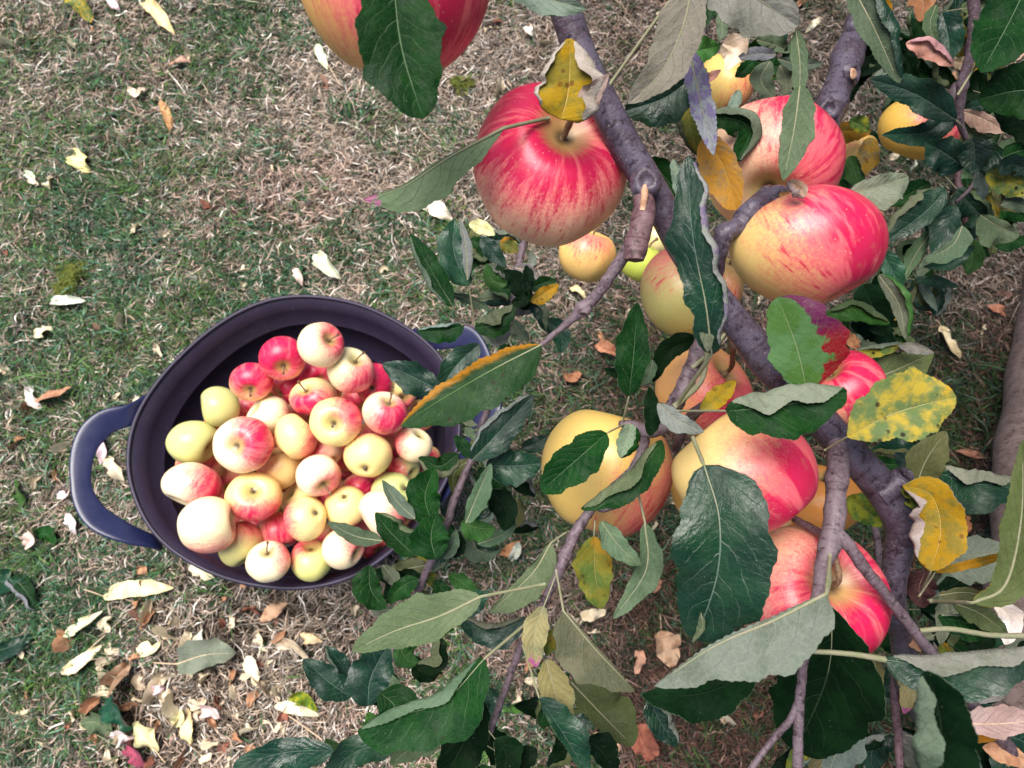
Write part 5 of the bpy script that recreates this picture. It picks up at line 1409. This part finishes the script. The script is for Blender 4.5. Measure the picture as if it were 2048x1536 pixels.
# ------------------------------------------------------------------ fallen leaves on the lawn
GF = 'larger leaves fallen on the lawn'
FL = [
 ([(125, -12), (160, 0), (182, 46)], 22, 24, 'm', 'w', {}, 'yellow green fallen leaf cut by the top edge, leftmost there'),
 ([(292, 0), (320, 25), (350, 70)], 10, 22, 'c', 'c', dict(tint=(1, .9, .6)), 'long cream and yellow fallen leaf near the top edge'),
 ([(148, 305), (160, 325), (182, 345)], 20, 18, 'c', 'c', dict(tint=(1.05, 1.05, .6)), 'pale yellow rounded leaf alone on the green lawn'),
 ([(322, 200), (335, 230), (342, 268)], 9, 11, 't', 't', dict(tint=(1.1, .9, .6), pet=(310, 185)), 'narrow tan leaf with an orange side standing in the upper lawn'),
 ([(102, 602), (135, 600), (172, 602)], 10, 12, 'c', 'c', {}, 'white leaf beside the moss cushion'),
 ([(66, 672), (85, 660), (108, 655)], 11, 12, 'c', 'c', dict(tint=(1, 1, .8)), 'small lemon cream leaf above the reddish curled one'),
 ([(70, 800), (100, 790), (145, 772)], 9, 12, 't', 't', dict(tint=(.95, .75, .7)), 'reddish brown ribbed leaf curled up left of the tub'),
 ([(84, 818), (60, 795), (66, 768)], 10, 8, 'c', 'c', {}, 'cream crescent leaf lying against the reddish brown one'),
 ([(636, 508), (655, 530), (682, 558)], 14, 16, 'c', 'c', {}, 'cream leaf above the tub rim, nearest to its top'),
 ([(588, 538), (598, 552), (604, 572)], 9, 9, 'c', 'c', {}, 'little cream leaf left of the one above the tub rim'),
 ([(632, 88), (642, 112), (655, 140)], 12, 10, 'c', 'c', dict(pet=(680, 170)), 'white leaf with a long stalk left of the largest apple'),
 ([(838, 408), (865, 410), (905, 440)], 18, 20, 'c', 'c', dict(tint=(1.1, 1.1, 1.1)), 'bright white leaf below the long grey leaf'),
 ([(1052, 52), (1060, 62), (1068, 72)], 10, 10, 'c', 'c', {}, 'tiny white leaf scrap left of the branch top'),
 ([(206, 1192), (260, 1180), (348, 1176)], 18, 14, 'c', 'c', dict(tint=(.95, .95, .7), pet=(165, 1178)), 'longest cream leaf, just below the tub'),
 ([(128, 1270), (165, 1250), (205, 1222)], 11, 11, 'c', 'c', {}, 'cream leaf slanting below the left handle, upper of two'),
 ([(122, 1348), (160, 1322), (204, 1290)], 10, 13, 'c', 'c', dict(pet=(210, 1270)), 'cream leaf with wavy edges near the left side, lower of two'),
 ([(354, 1328), (410, 1310), (472, 1306)], 32, 24, 'c', 'w', dict(face='U', tint=(.95, 1, .9), pet=(305, 1325)), 'broad pale green leaf lying face down on bare soil'),
 ([(385, 1320), (395, 1285), (405, 1258)], 10, 10, 'c', 'w', {}, 'narrow pale leaf standing behind the broad pale green one'),
 ([(220, 1372), (235, 1350), (258, 1328)], 14, 20, 't', 't', dict(tint=(.75, .72, .7)), 'greyish pink leaf on the soil left of the broad pale one'),
 ([(212, 1398), (240, 1430), (262, 1462)], 22, 18, 'b', 'w', dict(tint=(2.2, 2.2, 2.4)), 'teal leaf in the pile at the lower left'),
 ([(160, 1448), (190, 1445), (225, 1470)], 20, 18, 'o', 'g', dict(face='U', pet=(250, 1500)), 'grey olive leaf leftmost in the lower left pile'),
 ([(264, 1448), (285, 1475), (318, 1502)], 18, 16, 'c', 'w', dict(tint=(.85, .9, .6), pet=(330, 1525)), 'lemon cream leaf rightmost in the lower left pile'),
 ([(225, 1475), (245, 1470), (272, 1478)], 14, 14, 'c', 'c', {}, 'white leaf in the middle of the lower left pile'),
 ([(258, 1485), (272, 1508), (290, 1534)], 18, 16, 'p', 'p', {}, 'purple leaf at the foot of the lower left pile'),
 ([(168, 1430), (180, 1410), (200, 1396)], 10, 12, 't', 't', dict(tint=(.8, .6, .5)), 'brown scrap behind the grey olive leaf'),
 ([(380, 1490), (372, 1455), (378, 1418)], 13, 11, 'c', 'c', dict(tint=(1, .92, .6)), 'upright cream leaf with a yellow side on the bare soil'),
 ([(350, 1450), (358, 1435), (360, 1420)], 10, 11, 'c', 'w', dict(tint=(.9, .95, .6)), 'small lemon leaf left of the upright cream one'),
 ([(400, 1416), (420, 1420), (438, 1436)], 12, 13, 'c', 'c', {}, 'round cream leaf right of the upright cream one'),
 ([(282, 1286), (300, 1296), (322, 1284)], 10, 13, 'c', 'c', {}, 'white three cornered leaf above the broad pale one'),
 ([(300, 1380), (318, 1378), (330, 1372)], 8, 8, 'c', 'c', {}, 'tiny cream leaf in the middle of the bare soil'),
 ([(548, 1412), (600, 1422), (638, 1432)], 13, 8, 'c', 'w', dict(tint=(.9, .92, .8), pet=(645, 1480)), 'pale folded leaf at the bottom left of the dark leaves'),
 ([(575, 1400), (605, 1390), (636, 1422)], 8, 14, 'm', 'w', dict(tint=(.9, 1.2, .5)), 'olive yellow leaf on top of the pale folded one'),
 ([(520, 1242), (548, 1222), (575, 1206)], 15, 12, 't', 't', dict(tint=(1.2, 1.1, 1.05)), 'pink ragged leaf below the tub front'),
 ([(600, 1268), (620, 1278), (645, 1284)], 8, 10, 'c', 'k', dict(tint=(1, .85, .6)), 'cream leaf with a rusty end below the pink ragged one'),
 ([(555, 1275), (595, 1295), (626, 1328)], 7, 10, 't', 't', {}, 'long brown and buff leaf on dark soil'),
 ([(492, 1312), (505, 1340), (512, 1372)], 13, 11, 'c', 't', {}, 'upright buff leaf between the broad pale leaf and the dark ones'),
 ([(-10, 1160), (20, 1165), (45, 1150)], 24, 20, 'b', 'g', dict(tint=(1.6, 1.6, 1.4)), 'dark leaf cut by the left edge'),
 ([(22, 1150), (50, 1180), (78, 1222)], 16, 14, 'g', 'w', dict(fR=8), 'green leaf with pale turned edges near the left edge'),
 ([(42, 1015), (38, 990), (30, 958)], 11, 10, 'l', 'w', {}, 'small fresh green leaf left of the handle'),
 ([(70, 1075), (90, 1068), (113, 1088)], 14, 12, 'g', 'w', dict(tint=(2, 1.8, 1.6)), 'rounded green leaf below the left handle'),
 ([(52, 1092), (62, 1078), (60, 1058)], 10, 12, 'c', 'c', {}, 'crumpled white leaf beside the rounded green one'),
 ([(-20, 1305), (25, 1292), (68, 1268)], 14, 16, 'b', 'w', dict(tint=(.9, .9, .9)), 'dark teal leaf tip poking in at the left edge'),
 ([(382, 1128), (402, 1142), (430, 1156)], 8, 13, 'c', 'k', {}, 'cream leaf with an orange hollow tucked under the tub front'),
 ([(1190, 690), (1215, 700), (1246, 712)], 13, 10, 't', 't', dict(tint=(1.1, .75, .65)), 'salmon leaf on the grass left of the yellow green apple'),
 ([(1135, 748), (1145, 755), (1156, 742)], 8, 9, 'k', 'k', {}, 'little red leaf in the middle of the lawn'),
 ([(1160, 1228), (1185, 1228), (1212, 1220)], 9, 13, 'c', 'c', dict(tint=(1, .92, .75)), 'cream leaf on the dark grass beneath the hanging olive leaf'),
 ([(1322, 1262), (1330, 1295), (1345, 1335)], 24, 20, 't', 't', dict(tint=(1.25, 1.2, 1.15), pet=(1320, 1228)), 'pale pink upright leaf with a stalk, left of the broadest blue green leaf'),
 ([(1272, 1300), (1280, 1320), (1270, 1348)], 12, 8, 't', 'k', dict(tint=(1.3, 1.05, 1.05)), 'pink and orange leaf left of the pale pink one'),
 ([(1372, 1210), (1385, 1228), (1400, 1252)], 12, 9, 'c', 'c', dict(tint=(.8, .85, .7)), 'cream leaf half under the broadest blue green leaf'),
 ([(1318, 1158), (1308, 1172), (1300, 1185)], 12, 10, 'k', 'k', {}, 'glowing rust red leaf between two apples'),
 ([(1182, 1478), (1212, 1490), (1240, 1500)], 22, 20, 't', 't', dict(tint=(1.3, 1.1, 1.1)), 'square pink leaf at the bottom edge'),
 ([(1272, 1452), (1285, 1485), (1302, 1520)], 24, 20, 'k', 'k', dict(tint=(1, .8, .8)), 'large brick red leaf at the bottom edge'),
 ([(1165, 1408), (1155, 1435), (1138, 1475)], 10, 9, 't', 't', dict(tint=(1.2, 1.1, 1)), 'narrow pink leaf above the square pink one'),
 ([(1000, 1110), (1022, 1098), (1040, 1082)], 10, 9, 't', 't', dict(tint=(1.1, .8, .55)), 'tan orange leaf on the lawn right of the hanging twig'),
 ([(1022, 1120), (1032, 1105), (1038, 1085)], 9, 8, 'c', 't', {}, 'buff leaf next to the tan orange one'),
 ([(1848, 618), (1870, 612), (1895, 592)], 11, 13, 't', 'k', dict(tint=(1.1, .7, .6)), 'salmon curled leaf on the lawn at the right'),
 ([(1882, 652), (1895, 685), (1922, 716)], 11, 15, 'c', 'c', dict(pet=(1872, 640), tint=(1, .95, .75)), 'cream drooping leaf below the salmon curled one'),
 ([(1912, 902), (1940, 908), (1975, 914)], 9, 7, 'k', 'k', dict(tint=(1.1, 1.2, 1.2)), 'thin salmon red leaf near the trunk'),
 ([(2030, 722), (2030, 740), (2022, 762)], 9, 8, 'c', 't', {}, 'small buff leaf against the trunk'),
 ([(1975, 608), (1995, 615), (2012, 632)], 8, 10, 't', 't', dict(tint=(.95, .6, .55)), 'dull pink leaf near the dark soil at the right edge'),
 ([(1910, 1062), (1925, 1045), (1935, 1032)], 9, 9, 't', 't', dict(tint=(1, .6, .4)), 'orange brown leaf near the trunk foot'),
 ([(190, 868), (205, 895), (200, 930)], 9, 9, 'c', 'c', {}, 'cream leaf seen through the left handle, upper one'),
 ([(215, 912), (230, 940), (248, 962)], 10, 10, 'c', 'c', dict(tint=(.9, .85, .75)), 'buff leaf seen through the left handle, lower one'),
 ([(132, 1028), (142, 1045), (152, 1070)], 9, 10, 'c', 'c', {}, 'crumpled cream leaf just outside the left handle'),
 ([(118, 985), (130, 990), (142, 980)], 9, 9, 'c', 'c', {}, 'white leaf touching the left handle'),
 ([(262, 808), (278, 800), (292, 798)], 9, 8, 'c', 'c', dict(tint=(1, .95, .8)), 'pale leaf tucked in where the left handle meets the rim'),
 ([(72, 362), (62, 352), (50, 348)], 8, 8, 'c', 'c', {}, 'small buff leaf below the pale yellow rounded one'),
 ([(55, 355), (70, 365), (80, 372)], 7, 7, 'c', 'c', dict(tint=(.9, .85, .8)), 'small grey buff leaf at the left'),
 ([(255, 178), (275, 188), (290, 175)], 8, 9, 'c', 'k', dict(tint=(1, .9, .85)), 'pink and white leaf in the upper lawn'),
 ([(338, 130), (360, 118), (385, 125)], 9, 8, 'u' if False else 't', 't', dict(tint=(.95, .85, .95)), 'lilac grey leaf in the upper lawn'),
 ([(215, -5), (230, 10), (240, 25)], 9, 10, 'c', 'c', {}, 'white scrap at the top edge between the two yellow leaves'),
 ([(1642, 35), (1625, 50), (1610, 66)], 8, 7, 'c', 'c', {}, 'cream splinter like leaf near the top limb'),
 ([(1595, 70), (1590, 80), (1596, 92)], 10, 10, 'c', 'k', dict(tint=(1.1, 1, .9)), 'cream and orange leaf left of the top limb'),
 ([(1140, 575), (1160, 585), (1172, 600)], 9, 8, 'c', 'y' if False else 'c', dict(tint=(1, .95, .6)), 'pale yellow leaf beneath the yellow apple'),
 ([(985, 1385), (975, 1400), (972, 1412)], 12, 12, 'c', 'c', dict(tint=(1, .85, .5)), 'yellow buff leaf behind the drooping twig'),
 ([(1005, 1420), (1040, 1412), (1070, 1418)], 8, 10, 'l', 'w', dict(tint=(1.4, 1.2, 1)), 'pale green folded leaf behind the drooping twig'),
 ([(1735, 430), (1750, 425), (1770, 430)], 9, 9, 't', 't', dict(tint=(1, .75, .7)), 'pinkish leaf behind the crimson apple'),
 ([(1815, 318), (1830, 322), (1822, 340)], 8, 8, 'c', 't', {}, 'small buff leaf under the orange apple at the right'),
 ([(1385, 1175), (1395, 1190), (1380, 1200)], 7, 7, 't', 't', dict(tint=(1, .8, .7)), 'small tan scrap near the middle twig'),
]
for i, (pts, a, b, tp, un, kw, lab) in enumerate(FL):
    kw = dict(kw)
    f = kw.pop('face', 'T')
    z = relief(np.array([G(*pts[0])[0]]), np.array([G(*pts[0])[1]]))[0]
    dat = make_leaf_data(pts, a, b, top=tp, und=un, face=f, ground=.013 + max(z, -.003), lift=.012, seed=900 + i, wave=.55, ser=.006, aL=random.uniform(-25, 55), aR=random.uniform(-10, 60), **kw)
    c = dat['V'].mean(0); c[2] = 0
    tag(leaf_object('fallen_leaf', dat, None, c), lab, 'leaf', GF)

# small scraps: three kinds, each copied
kinds = [('c', 'c', (1, .95, .85), 'small cream dead leaf scrap curled in the grass', 'small cream leaf scraps'),
         ('t', 't', (.95, .75, .65), 'small tan pink dead leaf scrap curled in the grass', 'small tan pink leaf scraps'),
         ('k', 'k', (.8, .7, .7), 'small rusty dead leaf scrap curled in the grass', 'small rusty leaf scraps')]
protos = []
for i, (tp, un, tn, lab, gr) in enumerate(kinds):
    for j in range(3):
        dat = make_leaf_data([(1000, 800), (1012, 790 + 6 * j), (1026, 802)], 6 + j, 8 - j, top=tp, und=un, ground=0, lift=.006, seed=50 + i * 9 + j, wave=.6, ser=.004, aL=20 + 25 * j, aR=40 - 10 * j, tint=tn)
        c = dat['V'].mean(0)
        protos.append((leaf_object('leaf_scrap', dat, None, c), lab, gr, i))
r = np.random.RandomState(5)
for q in range(190):
    i = int(r.choice([0, 0, 0, 0, 0, 1, 1, 1, 2])); j = r.randint(3)
    o, lab, gr, _ = protos[i * 3 + j]
    if q < 9: o, lab, gr, _ = protos[q]
    else:
        o = o.copy(); COL.objects.link(o)
    while True:
        u, v = r.uniform(0, 2048), r.uniform(0, 1536)
        if q > 105: u, v = r.normal(380, 170), r.normal(1370, 110)
        if not (0 < u < 2048 and 0 < v < 1536): continue
        g = G(u, v)
        if np.hypot(g[0] - TUBC[0], g[1] - TUBC[1]) > .2: break
    z = relief(np.array([g[0]]), np.array([g[1]]))[0]
    o.location = (g[0], g[1], .012 + z)
    o.rotation_euler = (r.normal(0, .35), r.normal(0, .35), r.uniform(0, 6.28))
    s = r.uniform(.55, 1.5); o.scale = (s, s * r.uniform(.5, 1.1), s)
    wh = ' beneath the boughs right of the tub' if u > 1000 else (' above the tub' if v < 560 and u > 330 else (' below the tub' if v > 1150 else ' left of the tub'))
    tag(o, lab.replace(' in the grass', wh), 'leaf', gr + wh)
